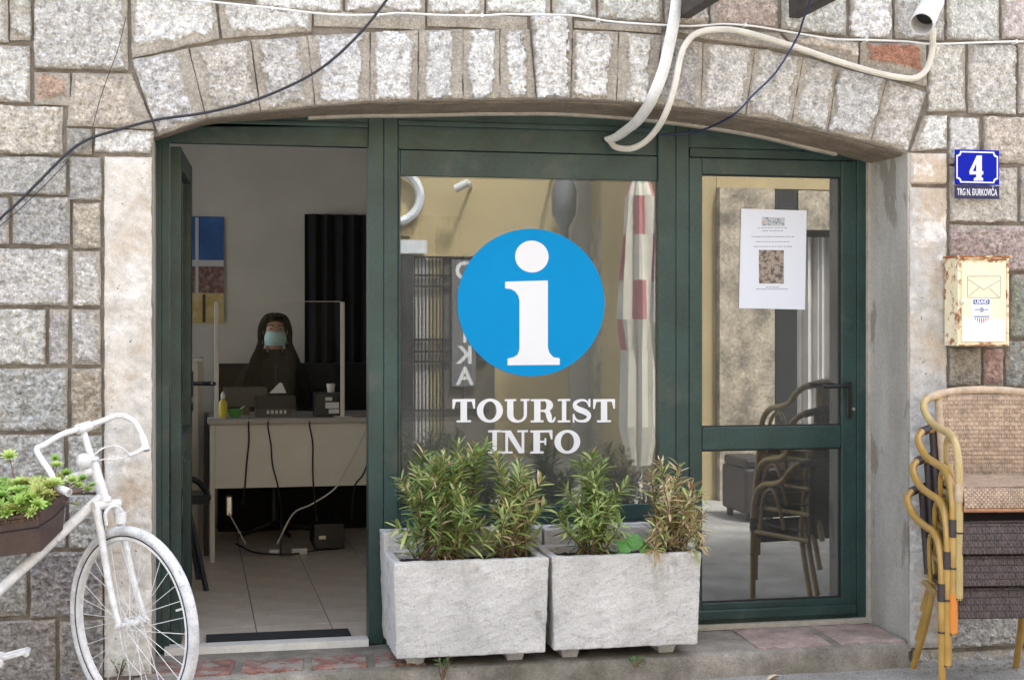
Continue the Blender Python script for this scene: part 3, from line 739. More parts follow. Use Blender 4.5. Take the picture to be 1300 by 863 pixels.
G = {
 'T': [rc(.355,.05,.645,.95), rc(0,.885,1,1), ('p',[(0,.58),(.07,.58),(.15,.9),(0,.9)]), ('p',[(.93,.58),(1,.58),(1,.9),(.85,.9)]), rc(.18,0,.82,.085)],
 'O': [ringp(ell(.5,.5,.5,.52), ell(.5,.5,.255,.40))],
 'U': [rc(.10,.32,.35,.98), rc(0,.915,.46,1), rc(.77,.32,.90,.98), rc(.64,.915,1,1), ringp(ell(.5,.33,.40,.35,PI,2*PI), ell(.56,.33,.21,.24,PI,2*PI))],
 'R': [rc(.13,.05,.38,.95), rc(0,0,.50,.085), rc(0,.915,.40,1), rc(.38,.91,.58,1), rc(.38,.45,.56,.54), ringp(ell(.56,.725,.31,.275,-PI/2,PI/2), ell(.54,.725,.07,.185,-PI/2,PI/2)),
       strokep([(.52,.48),(.66,.42),(.71,.25),(.76,.07),(.88,.05),(.95,.22)], [.08,.2,.22,.16,.09,.05])],
 'I': [rc(.33,.05,.68,.95), rc(0,0,1,.085), rc(0,.915,1,1)],
 'S': [strokep([(.86,.72),(.72,.91),(.45,.95),(.20,.85),(.16,.70),(.32,.57),(.65,.45),(.86,.29),(.76,.10),(.50,.045),(.24,.10),(.10,.32)], [.05,.09,.1,.17,.22,.25,.25,.22,.16,.1,.09,.05]), rc(.83,.66,.93,1), rc(.05,0,.14,.36)],
 'N': [rc(.15,.05,.25,.95), rc(.76,.0,.86,.95), ('p',[(.66,0),(.86,0),(.36,.98),(.12,.98)]), rc(0,.915,.36,1), rc(0,0,.42,.085), rc(.60,.915,1,1)],
 'F': [rc(.14,.05,.44,.95), rc(0,0,.60,.085), rc(0,.905,1,1), ('p',[(.84,.9),(.94,.60),(1,.60),(1,.9)]), rc(.44,.46,.72,.55), rc(.64,.36,.72,.66)]}
def glyph(ch, x0, y0, x1, y1, y=YS):
    a = at(x0, y1, y); b = at(x1, y0, y); m = MB()
    tf = lambda p: (a.x+(b.x-a.x)*p[0], a.z+(b.z-a.z)*p[1])
    for k, pc in enumerate(G[ch]):
        yy = y-.0006-.0002*k
        if pc[0] == 'p': m.prism([tf(p) for p in pc[1]], yy-.0003, yy)
        else:
            o_, i_ = [tf(p) for p in pc[1]], [tf(p) for p in pc[2]]; n = len(o_)
            vs = [(p[0],yy,p[1]) for p in o_] + [(p[0],yy,p[1]) for p in i_]
            m.add(vs, [(j,j+1,n+j+1,n+j) for j in range(n-1)])
    o = m.build('letter', M['white'], lt); return o
Zc = lambda v: 490+v/5.417
Xc = lambda v: 560+v/5.417
for ch, a, b_ in (('T',78,233),('O',245,425),('U',437,607),('R',616,792),('I',802,888),('S',898,1036),('T',1045,1195)): glyph(ch, Xc(a), Zc(88), Xc(b_), Zc(249))
for ch, a, b_ in (('I',323,412),('N',414,597),('F',613,765),('O',779,957)): glyph(ch, Xc(a), Zc(302), Xc(b_), Zc(463))
# paper notice on the right door
nt_ = empty('paper_notice', at(982,392,YG-.002), 'white paper notice with two small pictures taped inside the right door glass', 'notice')
M['paper'] = mat('paper', (.60,.625,.70), .7)
c4 = [at(941,265,YG-.003), at(1024,267.5,YG-.003), at(1022,393,YG-.003), at(938,391,YG-.003)]
MB().prism([(p.x,p.z) for p in reversed(c4)], YG-.0035, YG-.0025).build('sheet', M['paper'], nt_)
M['ink'] = mat('grey_print', (.22,.22,.27), .7)
def picmat(name, cols, scale):
    m = mat(name, cols[0], .6); lk(m, ramp(m, noise(m, scale, 4, .6), [(.3+.4*i/(len(cols)-1), c) for i, c in enumerate(cols)]), bs(m).inputs['Base Color']); return m
M['photo'] = picmat('printed_photo', [(.03,.03,.03),(.12,.10,.09),(.35,.28,.22),(.07,.07,.08)], 60)
def flat(px0,py0,px1,py1,y,name,m,par,th=.0004):
    x0,x1,z0,z1 = pr(px0,py0,px1,py1,y); return MB().box(x0,x1,y-th,y,z0,z1).build(name, M[m] if isinstance(m,str) else m, par)
M['photo2'] = picmat('printed_header', [(.05,.07,.10),(.25,.32,.38),(.5,.5,.5),(.3,.15,.1)], 90)
flat(967,276,996,287,YG-.0036,'picture','photo2',nt_); flat(963.5,317.5,995,360,YG-.0036,'picture','photo',nt_)
mb = MB()
for py, a, b_, n in ((289.5,962,1000,9),(293,968,995,6),(300.5,954,1009,14),(307,960,1003,11),(313,957,1006,13),(364.5,972,990,4),(367,960,1001,11)):
    ww = (b_-a)/n
    for k in range(n):
        x0_,x1_,z0_,z1_ = pr(a+k*ww, py-.5, a+k*ww+ww*random.uniform(.6,.88), py+.5, YG-.0036); mb.box(x0_,x1_,YG-.0038,YG-.0036,z0_,z1_)
mb.build('print', M['ink'], nt_)['kind'] = 'stuff'

# ------------------------------------------------------------------ concrete planters
def trough(X0, X1, Y0, Y1, Z0, Z1, label, t=.035, grp='concrete planters under the window', soil=True, seed=0):
    root = empty('concrete_planter', ((X0+X1)/2, (Y0+Y1)/2, Z0), label, 'planter', grp)
    n = 26; random.seed(seed)
    # body: outer box with a taper, hollow top
    tp = .012
    def ringz(z, ins, k=0):
        i = ins; return [(X0+i,Y0+i,z),(X1-i,Y0+i,z),(X1-i,Y1-i,z),(X0+i,Y1-i,z)]
    V = ringz(Z0, tp) + ringz(Z1, 0) + ringz(Z1, t) + ringz(Z0+.05, t+.01)
    Fc = [(3,2,1,0)] + [(a,(a+1)%4,4+(a+1)%4,4+a) for a in range(4)] + [(4+a,4+(a+1)%4,8+(a+1)%4,8+a) for a in range(4)] + [(8+a,8+(a+1)%4,12+(a+1)%4,12+a) for a in range(4)] + [(12,13,14,15)]
    o = MB().add(V, Fc).build('trough', M['concrete'], root); bevel(o, .006, 2)
    sb = o.modifiers.new('sub', 'SUBSURF'); sb.subdivision_type = 'SIMPLE'; sb.levels = 5; sb.render_levels = 5
    tx = bpy.data.textures.new('lumps', 'CLOUDS'); tx.noise_scale = .035; tx.noise_depth = 5
    dm = o.modifiers.new('disp', 'DISPLACE'); dm.texture = tx; dm.strength = .010; dm.mid_level = .5; dm.texture_coords = 'GLOBAL'
    for fx in (X0+.10, X1-.12):
        V = [(fx-.045,Y0+.09,Z0+.004),(fx+.045,Y0+.09,Z0+.004),(fx+.045,Y1-.05,Z0+.004),(fx-.045,Y1-.05,Z0+.004),(fx-.03,Y0+.10,SZ-.002),(fx+.03,Y0+.10,SZ-.002),(fx+.03,Y1-.06,SZ-.002),(fx-.03,Y1-.06,SZ-.002)]
        q = MB().hexa(V); q.f = [tuple(reversed(f)) for f in q.f]; q.build('foot', M['concrete'], root)
    if soil:
        gx_ = 30; gy_ = 12; vs=[]; 
        for j in range(gy_+1):
            for i in range(gx_+1):
                vs.append((X0+t+.001+(X1-X0-2*t-.002)*i/gx_, Y0+t+.001+(Y1-Y0-2*t-.002)*j/gy_, Z1-.035+random.uniform(-.007,.009)))
        MB().add(vs, [(j*(gx_+1)+i, j*(gx_+1)+i+1, (j+1)*(gx_+1)+i+1, (j+1)*(gx_+1)+i) for j in range(gy_) for i in range(gx_)]).build('soil', M['soil'], root)
    return root
M['soil'] = worn('dark_soil', (.045,.032,.022), 1, .5, 50, .6, 120)
YP = -.125
p1a = at(500,712,YP); p1b = at(697,710,YP); zb1 = at(600,833,YP).z; p2a = at(701,706,YP); p2b = at(890.5,704,YP)
PZ = (p1a.z+p1b.z)/2; YB = .21
trough(p1a.x, p1b.x, YP, YB, zb1, PZ, 'left concrete planter in front, beside the open doorway, holding green oleander', seed=1, grp='concrete planters in the front row')
trough(p2a.x, p2b.x, YP, YB, zb1+.004, PZ+.002, 'right concrete planter in front of the closed door edge, holding a half dried bush', seed=2, grp='concrete planters in the front row')
YR0, YR1 = .222, .365
xr0 = at(487,740,YR0).x; xr1 = at(884,740,YR0).x; zr = at(540,673,YR0+.05).z; xm_ = (xr0+xr1)/2
trough(xr0, xm_-.004, YR0, YR1, zb1, zr, 'empty taller concrete planter hidden behind the left front planter', seed=3, grp='concrete planters in the back row', soil=False)
trough(xm_+.004, xr1, YR0, YR1, zb1, zr-.003, 'empty taller concrete planter hidden behind the right front planter', seed=4, grp='concrete planters in the back row', soil=False)
random.seed(21)
def stems(spec, basepx, n):   # spec: list of tip (px, py, y)
    out = []
    for (px, py, y) in spec:
        b0 = at(basepx[0]+random.uniform(-basepx[1],basepx[1]), 716, y*.3+.03); b0.z = PZ-.03
        b0.y = min(.14, max(-.06, b0.y)); out.append((b0, at(px, py, y)))
    return out
def fan(cx, x0, x1, ytop, ylow, n, y0=-.22, y1=.25, sh=1.4):
    out = []
    for k in range(n):
        if random.random() < .25: y0_, y1_ = y0, y1
        u = random.uniform(-1,1); e = abs(u)**sh
        px = cx + u*((x1-cx) if u > 0 else (cx-x0)); py = ytop + (ylow-ytop)*e + random.uniform(0,60)*random.random()
        out.append((px, py, random.uniform(y0, y1)))
    return out
bush('wide dense green oleander filling the left half of the left planter', stems([(516,628,-.05),(500,668,-.1),(530,598,0),(548,590,-.12),(565,583,.05),(590,580,0),(610,572,.02),(552,640,-.2),(590,640,-.22),(538,572,.1),(582,562,.05),(604,566,-.02),(508,606,-.1),(620,560,.06)] + fan(562,500,622,575,670,24), (560,32), 0), GREENS + GREENS[:4] + DRY[1:2])
bush('green oleander with yellow tips in the right half of the left planter', stems([(640,596,0),(628,572,-.03),(660,585,.05),(690,605,0),(675,622,-.12),(694,640,-.05),(648,640,-.2)] + fan(655,612,692,588,680,16), (650,26), 0), GREENS + [GREENS[5]]*3 + DRY[:2])
bush('green oleander rising in the left half of the right planter', stems([(735,585,0),(752,572,.02),(768,585,0),(798,612,0),(715,620,-.05),(708,650,0),(760,640,-.18),(735,650,-.2)] + fan(752,708,795,580,670,15), (750,22), 0), GREENS + GREENS[:3])
bush('sparse brown half dried bush in the right half of the right planter', stems([(836,582,0),(826,598,.03),(862,588,0),(880,612,-.05),(893,626,0),(896,655,-.05),(850,620,-.1),(868,640,-.12),(884,668,-.1)] + fan(855,818,898,588,690,20), (850,20), 0), DRY*2 + [GREENS[5],GREENS[4],GREENS[2],GREENS[1]], (.045,.08), dens=.85, name='dried_bush')
# broad leaved seedling
sb = at(802,705,-.04); sb.z = PZ-.03
sd_ = empty('broad_leaf_plant', sb, 'bright green broad leaved seedling between the bushes of the right planter', 'plant')
MB().tube(spline([sb, sb+Vector((0,0,.06)), at(803,680,-.07)],4), .002, 6).build('stem', M['leafstem'] if 'leafstem' in M else M['twig'], sd_, True)
for (px, py, a, L_f) in ((806,697,.15,.075),(803,697,-1.0,.07),(812,700,1.0,.065),(800,700,-1.6,.05)):
    vs, fs = leaf_geo(L_f,L_f*.95,.25,.12,6); me = bpy.data.meshes.new('leaf'); me.from_pydata(vs,[],fs); me.update(); tint(me,(.075,.23,.04))
    nn_v = Vector((.1*a,-1,.45)).normalized(); d_v = Vector((math.sin(a),0,math.cos(a))); d_v = (d_v-nn_v*d_v.dot(nn_v)).normalized(); x_v = d_v.cross(nn_v)
    me.transform(Matrix.Translation(at(px,py,-.10)) @ Matrix((x_v, d_v, nn_v)).transposed().to_4x4()); obj('leaf', me, M['leaf'], sd_, True)

# ------------------------------------------------------------------ house number plate, street plate, mailbox
def notched(x0,x1,z0,z1,c,n=5):
    pl = []
    for (cx,cz,a0) in ((x1,z1,-PI/2),(x0,z1,0),(x0,z0,PI/2),(x1,z0,PI)):
        seg = [(cx+c*math.cos(a0-PI/2*k/n+ -PI/2*0), cz+c*math.sin(a0-PI/2*k/n)) for k in range(n+1)]
        pl += seg
    return pl
np_ = empty('house_number_plate', at(1240,234,-.03), 'blue enamel house number plate with white 4 and notched white border', 'sign')
x0,x1,z0,z1 = pr(1212,190.5,1268.5,234.5,-.035)
o = MB().box(x0,x1,-.036,-.033,z0,z1).build('plate', M['enblue'], np_); bevel(o,.001)
i_ = .007; A = notched(x0+i_,x1-i_,z0+i_,z1-i_,.018); B = notched(x0+i_+.006,x1-i_-.006,z0+i_+.006,z1-i_-.006,.018)
n = len(A); MB().add([(p[0],-.0372,p[1]) for p in A]+[(p[0],-.0372,p[1]) for p in B], [(k,(k+1)%n,n+(k+1)%n,n+k) for k in range(n)]).build('border', M['enwhite'], np_)
w_, h_ = x1-x0, z1-z0
fx = lambda u: 1200+u/10.7875; fy = lambda v: 180+v/10.7875
fo = [(432,190),(500,190),(500,405),(520,405),(520,448),(498,450),(492,485),(518,500),(518,535),(392,535),(392,500),(425,485),(425,448),(335,448),(330,405)]
mb = MB(); mb.prism([(at(fx(a),fy(b),-.037).x, at(fx(a),fy(b),-.037).z) for a,b in reversed(fo)], -.0378, -.0368)
mb.build('numeral', M['enwhite'], np_)
tri = [(424,300),(424,405),(378,405)]
MB().prism([(at(fx(a),fy(b),-.038).x, at(fx(a),fy(b),-.038).z) for a,b in reversed(tri)], -.0384, -.0379).build('numeral_counter', M['enblue'], np_)
spl = empty('street_name_plate', at(1240,252,-.03), 'narrow navy street name plate reading TRG N. ĐURKOVIĆA', 'sign')
x0,x1,z0,z1 = pr(1212,236,1268.5,252.5,-.035); MB().box(x0,x1,-.036,-.033,z0,z1).build('plate', M['ennavy'], spl)
def tw(x):
    o_ = txt('tmp', x, .042, (0,0,0), M['enwhite'], None, bold=.0006, ax='LEFT'); xs_ = [v.co.x for v in o_.data.vertices]; bpy.data.objects.remove(o_); return min(xs_), max(xs_)
full_, pre_, dd0 = tw('TRG N. DURKOVIĆA'), tw('TRG N. D'), tw('D')
tt = txt('lettering', 'TRG N. DURKOVIĆA', .042, ((x0+x1)/2,-.0368,(z0+z1)/2-.001), M['enwhite'], spl, bold=.0006, xs=1)
bb = [v.co.x for v in tt.data.vertices]; sc_ = (x1-x0)*.90/(max(bb)-min(bb)); cxm = (max(bb)+min(bb))/2
tt.data.transform(Matrix.Translation(((x0+x1)/2,0,0)) @ Matrix.Diagonal((sc_,1,1,1)) @ Matrix.Translation((-cxm,0,0)))
xd_ = (x0+x1)/2 + sc_*((pre_[1]-(dd0[1]-dd0[0])) - (full_[0]+full_[1])/2)
MB().box(xd_-.003, xd_+.007, -.0385, -.0378, (z0+z1)/2-.003, (z0+z1)/2+.001).build('letter_bar', M['enwhite'], spl)
# mailbox
def rusty():
    m = mat('rusty_cream_paint', (.72,.62,.42), .5); b = bs(m)
    base = mix(m, ramp(m, noise(m, 9, 3), [(.35,g(0)),(.7,g(1))]), (.70,.60,.40), (.78,.70,.52))
    f = ramp(m, noise(m, 26, 6, .7), [(.52,g(0)),(.60,g(1))])
    c = mix(m, f, base, ramp(m, noise(m, 90, 3), [(.3,(.16,.05,.02)),(.7,(.42,.17,.06))]))
    lk(m, c, b.inputs['Base Color']); return m
M['rusty'] = rusty()
M['rust'] = worn('rust', (.30,.11,.04), .9, .5, 30, .4, 150, dirt=(.62,.5,.3), dfac=(.5,.62))
M['creampaint'] = worn('cream_paint', (.76,.68,.48), .45, .08, 12, 0)
mx0, mx1, mz0, mz1 = pr(1216,327,1281,439,-.13)
mx0b = at(1204,380,-.03).x
mbx = empty('mailbox', ((mx0+mx1)/2, -.02, mz0), 'cream metal mailbox with rusty edges and envelope symbol on the stone wall', 'mailbox')
YM = -.125
o = MB().box(mx0, mx1, YM, -.012, mz0, mz1).build('body', M['rusty'], mbx); bevel(o, .003)
o = MB().box(mx0-.006, mx1+.012, YM-.012, -.01, mz1, mz1+.009).build('lid', M['rust'], mbx); bevel(o,.002)
t_ = .008
q = MB(); q.box(mx0,mx0+t_,YM-.004,YM+.001,mz0,mz1); q.box(mx1-t_,mx1,YM-.004,YM+.001,mz0,mz1); q.box(mx0+t_,mx1-t_,YM-.004,YM+.001,mz1-t_,mz1); q.box(mx0+t_,mx1-t_,YM-.004,YM+.001,mz0,mz0+t_*1.6)
q.build('rim', M['rusty'], mbx)
q = MB(); q.box(mx0+.004,mx1-.004,YM-.0045,YM-.003,mz0,mz0+.006); q.box(mx0+.010,mx1-.012,YM-.0045,YM-.003,mz1-.011,mz1-.005); q.build('rust_patch', M['rust'], mbx)
dx0,dx1,dz0,dz1 = pr(1220.5,333,1276,434,YM); o = MB().box(dx0,dx1,YM-.006,YM+.001,dz0,dz1).build('door', M['creampaint'], mbx); bevel(o,.0015)
def mline(par, pts, r=.0008, m='ink', y=YM-.0066):
    for a, b in zip(pts[:-1], pts[1:]): pass
    q = MB()
    for a, b in zip(pts[:-1], pts[1:]): q.tube([at(*a,y), at(*b,y)], r, 4)
    return q
fx = lambda u: 1195+u/6.39; fy = lambda v: 315+v/6.39
q = MB()
for seg in ([(213,228),(480,228),(478,403),(213,400),(213,228)],[(218,252),(345,337),(476,260)],[(222,390),(305,322)],[(385,322),(470,398)]):
    for a, b in zip(seg[:-1], seg[1:]): q.tube([at(fx(a[0]),fy(a[1]),YM-.0066), at(fx(b[0]),fy(b[1]),YM-.0066)], .0012, 4)
q.build('envelope_symbol', M['ink'], mbx)
M['stickerwhite'] = mat('white_sticker', (.80,.79,.80), .5); M['stkblue'] = mat('sticker_blue', (.03,.06,.26), .5); M['stkred'] = mat('sticker_red', (.5,.03,.05), .5); M['stkgrey'] = mat('sticker_grey', (.25,.27,.36), .5)
M['stainwhite'] = worn('faded_white_patch', (.80,.76,.70), .5, .12, 14, 0, dirt=(.76,.66,.46), dfac=(.55,.7))
flat(1221.5,404,1275.5,433,YM-.0062,'faded_patch','stainwhite',mbx); flat(fx(252),fy(408),fx(398),fy(612),YM-.0066,'sticker','stickerwhite',mbx)
flat(fx(260),fy(416),fx(392),fy(455),YM-.007,'sticker_print','stkblue',mbx)
c_ = at(fx(326),fy(436),YM-.0078); tt = txt('sticker_lettering','USAID',.022,(c_.x,YM-.0078,c_.z),M['stickerwhite'],mbx,bold=.0004)
bb=[v.co.x for v in tt.data.vertices]; k_=(at(fx(380),400,YM).x-at(fx(272),400,YM).x)/(max(bb)-min(bb)); tt.data.transform(Matrix.Translation((c_.x,0,0))@Matrix.Diagonal((k_,1,1,1))@Matrix.Translation((-c_.x,0,0)))
c_ = at(fx(328),fy(500),YM-.007); q = MB().prism([(c_.x+.0115*math.cos(2*PI*k/20), c_.z+.0115*math.sin(2*PI*k/20)) for k in range(20)], YM-.0072, YM-.0068)
q.box(c_.x-.032,c_.x-.0125,YM-.0072,YM-.0069,c_.z-.003,c_.z+.004); q.box(c_.x+.0125,c_.x+.032,YM-.0072,YM-.0069,c_.z-.003,c_.z+.004); q.build('sticker_emblem', M['stkgrey'], mbx)
flat(fx(262),fy(548),fx(392),fy(562),YM-.007,'sticker_print','stkgrey',mbx)
q = MB()
for k in range(7):
    a = 272+k*17; ln = (16,26,36,44,36,26,16)[k]; x0_,x1_,z0_,z1_ = pr(fx(a),fy(566),fx(a+9),fy(566+ln),YM-.007); q.box(x0_,x1_,YM-.0073,YM-.007,z0_,z1_)
q.build('sticker_stripes', M['stkred'], mbx)
c_ = at(fx(170),fy(438),YM-.006); MB().lathe([(.011,0),(.011,.004),(.007,.006)], (c_.x,YM-.006,c_.z), (0,-1,0), 16).build('lock', M['steel'], mbx, True)

# ------------------------------------------------------------------ cables, conduits, spotlight, brackets
def cable(name, pts, r, m, label, y=-.03, n=6, cat='cable', **kw):
    P = [at(p[0], p[1], p[2] if len(p) > 2 else y) for p in pts]
    o = MB().tube(spline(P, n), r, 8, **kw).build(name, M[m], None, True); tag(o, label, cat); return o
cable('wall_cable', [(-60,-22),(120,-16),(225,-2),(262,2),(310,7),(350,11),(400,17),(440,19.5),(480,19),(508,17),(560,19.5),(612,20),(640,18.5),(672,19,-.06),(727,20,-.06),(780,28),(860,33),(890,33),(920,31),(960,34),(1020,44),(1060,50),(1100,51),(1150,53),(1176,56),(1200,56),(1240,54.5),(1300,53),(1400,54)], .0045, 'whiteplastic', 'thin white cable clipped along the wall above the arch')
wc_ = bpy.data.objects['wall_cable']
for px, py in ((346,10.5),(480,19),(612,20),(760,26),(946,32),(1100,51),(1290,53)):
    p = at(px,py,-.03); o = MB().box(p.x-.004,p.x+.004,-.037,.0,p.z-.008,p.z+.008).build('cable_clip', M['whiteplastic'], wc_)
cable('overhead_cable', [(-60,340,-.1),(0,278,-.08),(20,260,-.07),(50,230,-.06),(83,197,-.04),(110,178,-.03),(150,165,-.03),(200,152,-.04),(262,143,-.045),(330,125,-.05),(400,92,-.06),(450,50,-.08),(491,0,-.12),(530,-60,-.2)], .0055, 'blackcable', 'long black cable hanging across the arch from upper centre to the left wall')
cable('shadow_thread', [(160,22),(150,62),(136,100),(126,130),(118,160)], .0014, 'blackcable', 'hair thin dark line drawn for the faint shadow wire beside the left end of the arch', -.035)  # dark strand draws a thin shadow line as geometry
cable('shadow_thread', [(88,203),(60,232),(20,270),(-40,320)], .0016, 'blackcable', 'hair thin dark line drawn as the shadow just below the black cable on the left wall', -.035)  # dark strand paints the shadow line running under the black cable
cable('door_cable', [(1050,-60,-.5),(1021,22,-.25),(1012,48,-.10),(985,92,-.05),(957,120,-.04),(935,143,-.02),(912,157,.15),(886,167,.34),(866,170,.372),(840,172,.38)], .0045, 'bluecable', 'thin dark blue cable drooping from the right bracket to the door frame')
cable('conduit', [(862,-60,-.05),(859,0,-.05),(855,30,-.05),(849,60,-.05),(842,90,-.05),(831,118,-.04),(822,136,.02),(808,155,.14),(793,167,.25),(783,174,.33),(772,178,.384)], .023, 'conduit', 'thick grey white flat conduit bending down over the arch into the window frame', cat='conduit', flat=(.55,1.1))
cable('conduit', [(775,180,.384),(782,187,.34),(800,189,.27),(818,181,.19),(834,164,.08),(846,142,-.02),(856,112,-.05),(864,72,-.05),(872,54,-.05),(884,43,-.05),(905,38,-.045),(940,40,-.045),(1000,57,-.045),(1060,77,-.045),(1110,92,-.05),(1145,99,-.05),(1162,99,-.05),(1174,91,-.05),(1181,76,-.05),(1184,58,-.06),(1184,36,-.09)], .0135, 'creamcable', 'thin cream conduit curving from the window frame along the arch to the spotlight', cat='conduit')
# clip rings
sp_ = empty('spotlight', at(1185,30,-.12), 'white tubular spotlight with dark open end at the top right of the wall', 'lamp')
a_ = at(1170,31,-.30); b_ = at(1186,0,-.14); ax = (a_-b_).normalized(); Ls = (a_-b_).length
MB().lathe([(.026,-.03),(.040,-.015),(.047,.02),(.047,Ls*.55),(.050,Ls*.56),(.050,Ls),(.045,Ls),(.043,Ls*.6)], b_, ax, 28).build('housing', M['whitepaint'], sp_, True)
MB().lathe([(.0428,Ls*.6),(.0428,Ls*.62)], b_, ax, 28).build('lens', M['blackmetal'], sp_, True)
MB().tube([b_, at(1188,-8,-.01)], .018, 12).build('bracket', M['whitepaint'], sp_, True)
M['darkwood'] = worn('weathered_dark_beam', (.055,.045,.038), .8, .4, 12, .4)
for (px, lb) in ((868,'dark beam bracket at the top edge beside the thick conduit'),(1008,'dark beam bracket at the top edge above the blue cable')):
    c_ = at(px, 24, 0); w_ = .028
    o = MB().box(c_.x-w_, c_.x+w_, -1.0, .02, c_.z, c_.z+.13).build('beam_bracket', M['darkwood']); bevel(o,.005); tag(o, lb, 'bracket', 'beam brackets above the arch')

# ------------------------------------------------------------------ THE ROOM
M['roomwall'] = worn('grey_room_paint', (.66,.645,.60), .85, .08, 3, .05)
M['tile'] = worn('beige_floor_tile', (.70,.61,.52), .3, .2, 5, .03, 60)
M['grout'] = mat('grout', (.13,.11,.10), .9)
RX0, RX1, RY1, RZ1 = -.75, 3.7, 4.25, 2.95
FZ = SZ+.012
w1 = struct(MB().box(RX0-.1,RX1+.1,RY1,RY1+.1,0,RZ1).build('room_back_wall', M['roomwall']))
w2 = struct(MB().box(RX0-.1,RX0,.47,.9,0,RZ1).box(RX0-.1,RX0,3.9,RY1,0,RZ1).box(RX0-.1,RX0,.9,3.9,0,1.0).box(RX0-.1,RX0,.9,3.9,2.7,RZ1).build('room_side_wall', M['roomwall'])); w3 = struct(MB().box(RX1,RX1+.1,.47,RY1,0,RZ1).build('room_side_wall', M['roomwall']))  # left wall has a gap added to let daylight in
sw_ = empty('added_daylight_opening', (RX0-.05,2.4,1.0)); sw_.parent = bld; sw_.location = (RX0-.05,2.4,1.0)  # unseen opening added in the left wall to brighten the room
for y_ in (.9,2.375,3.85): MB().box(-.03,.03,y_-2.4,y_-2.4+.05,0,1.7).build('added_opening_bar', M['green']).parent = sw_
for z_ in (0,1.65): MB().box(-.028,.028,-1.44,1.44,z_,z_+.05).build('added_opening_rail', M['green']).parent = sw_
struct(MB().box(RX0-.1,RX1+.1,.47,RY1+.1,RZ1+.002,RZ1+.1).build('room_ceiling', M['roomwall']))
fl = struct(MB().box(RX0,RX1,.44,RY1,-.05,FZ-.006).build('room_floor', M['grout']))
ts = .335; i = 0
tm = MB().box(0,ts-.005,0,ts-.005,0,.008).mesh('tile')
for ix in range(13):
    for iy in range(12):
        x = RX0+.02+ix*ts; y = .47+iy*ts
        if x+ts > RX1 or y+ts > RY1+.2: continue
        o = bpy.data.objects.new('tile', tm); COL.objects.link(o); o.parent = fl; o.location = (x, y, FZ-.008)
tm.materials.append(M['tile'])
# mat strip at door
q = MB(); P_ = [at(262,813,.60),at(455,805,.60),at(440,795,.80),at(262,802,.80)]
x0 = at(262,810,.47).x; x1 = at(452,805,.47).x
o = q.box(x0, x1-.02, .475, .62, FZ+.001, FZ+.012).build('door_mat', worn('dark_mat',(.02,.022,.026),.9,.3,40,.5)); tag(o,'narrow dark mat just inside the open doorway','mat')
# desk
YD = 2.66; t_ = None
dz = at(370,531,YD).z; dx0 = at(266,560,YD).x; dx1 = dx0+1.75
M['desk'] = worn('pale_desk_laminate', (.60,.57,.52), .5, .06, 6, 0); M['deskedge'] = worn('grey_desk_edge', (.36,.34,.32), .5, .06, 6, 0)
dk = empty('reception_desk', (dx0+.8,YD+.35,FZ), 'pale reception desk with white front panel seen through the open door', 'desk')
part(MB().box(dx0-.01,dx1,YD-.02,YD+.72,dz-.028,dz),'desk_top','deskedge',dk); zp = at(370,618,YD).z
part(MB().box(dx0+.03,dx1-.03,YD+.005,YD+.022,zp,dz-.029),'front_panel','desk',dk)
for x_ in (dx0+.002, dx1-.045):
    for y_ in (YD+.0,YD+.66): part(MB().box(x_,x_+.028,y_,y_+.03,FZ,dz-.029),'leg','desk',dk)
# black block painting the gloom behind and under the desk
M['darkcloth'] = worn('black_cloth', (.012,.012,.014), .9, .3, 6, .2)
c0, c1 = at(387,400,4.15).x, at(387,400,4.15).x+1.1
q = MB(); N_ = 60
zt_ = at(430,272,4.15).z
vs = []; 
for k in range(N_+1):
    x = c0+(c1-c0)*k/N_; y = 4.17+.02*math.sin(k*1.3)+.008*math.sin(k*3.1); vs += [(x,y,FZ+.02),(x,y,zt_)]
q.add(vs,[(2*k,2*k+2,2*k+3,2*k+1) for k in range(N_)]).build('curtain', M['darkcloth'], None, True)
tag(bpy.data.objects['curtain'],'tall black curtain on the back wall behind the desk','curtain')
q = MB().box(at(277,500,3.9).x,dx0+1.7,3.9,4.12,FZ,at(330,462,3.9).z); tag(part(q,'gloom_block','darkcloth',None),'added low black block standing for the gloom behind and below the desk','cabinet')  # added block: its black colour stands in for shade behind the desk
# tall pale cabinet at left behind door
cb = empty('filing_cabinet', (at(247,600,3.4).x,3.5,FZ),'pale grey locker behind the open door handle','cabinet')
x0 = at(228,500,3.3).x; x1 = at(258,500,3.3).x; zc_ = at(247,455,3.3).z
part(MB().box(x0,x1,3.302,3.8,FZ,zc_),'body','desk',cb); part(MB().box(x0+.01,at(252,500,3.3).x,3.288,3.3,FZ+.05,zc_-.02),'door','desk',cb)
# black tower beside desk leg
q = MB().box(at(259,560,2.9).x,at(265,560,2.9).x,2.9,3.3,FZ,at(262,528,2.9).z); tag(part(q,'narrow_panel','black',None),'narrow black panel at the left end of the desk','panel')
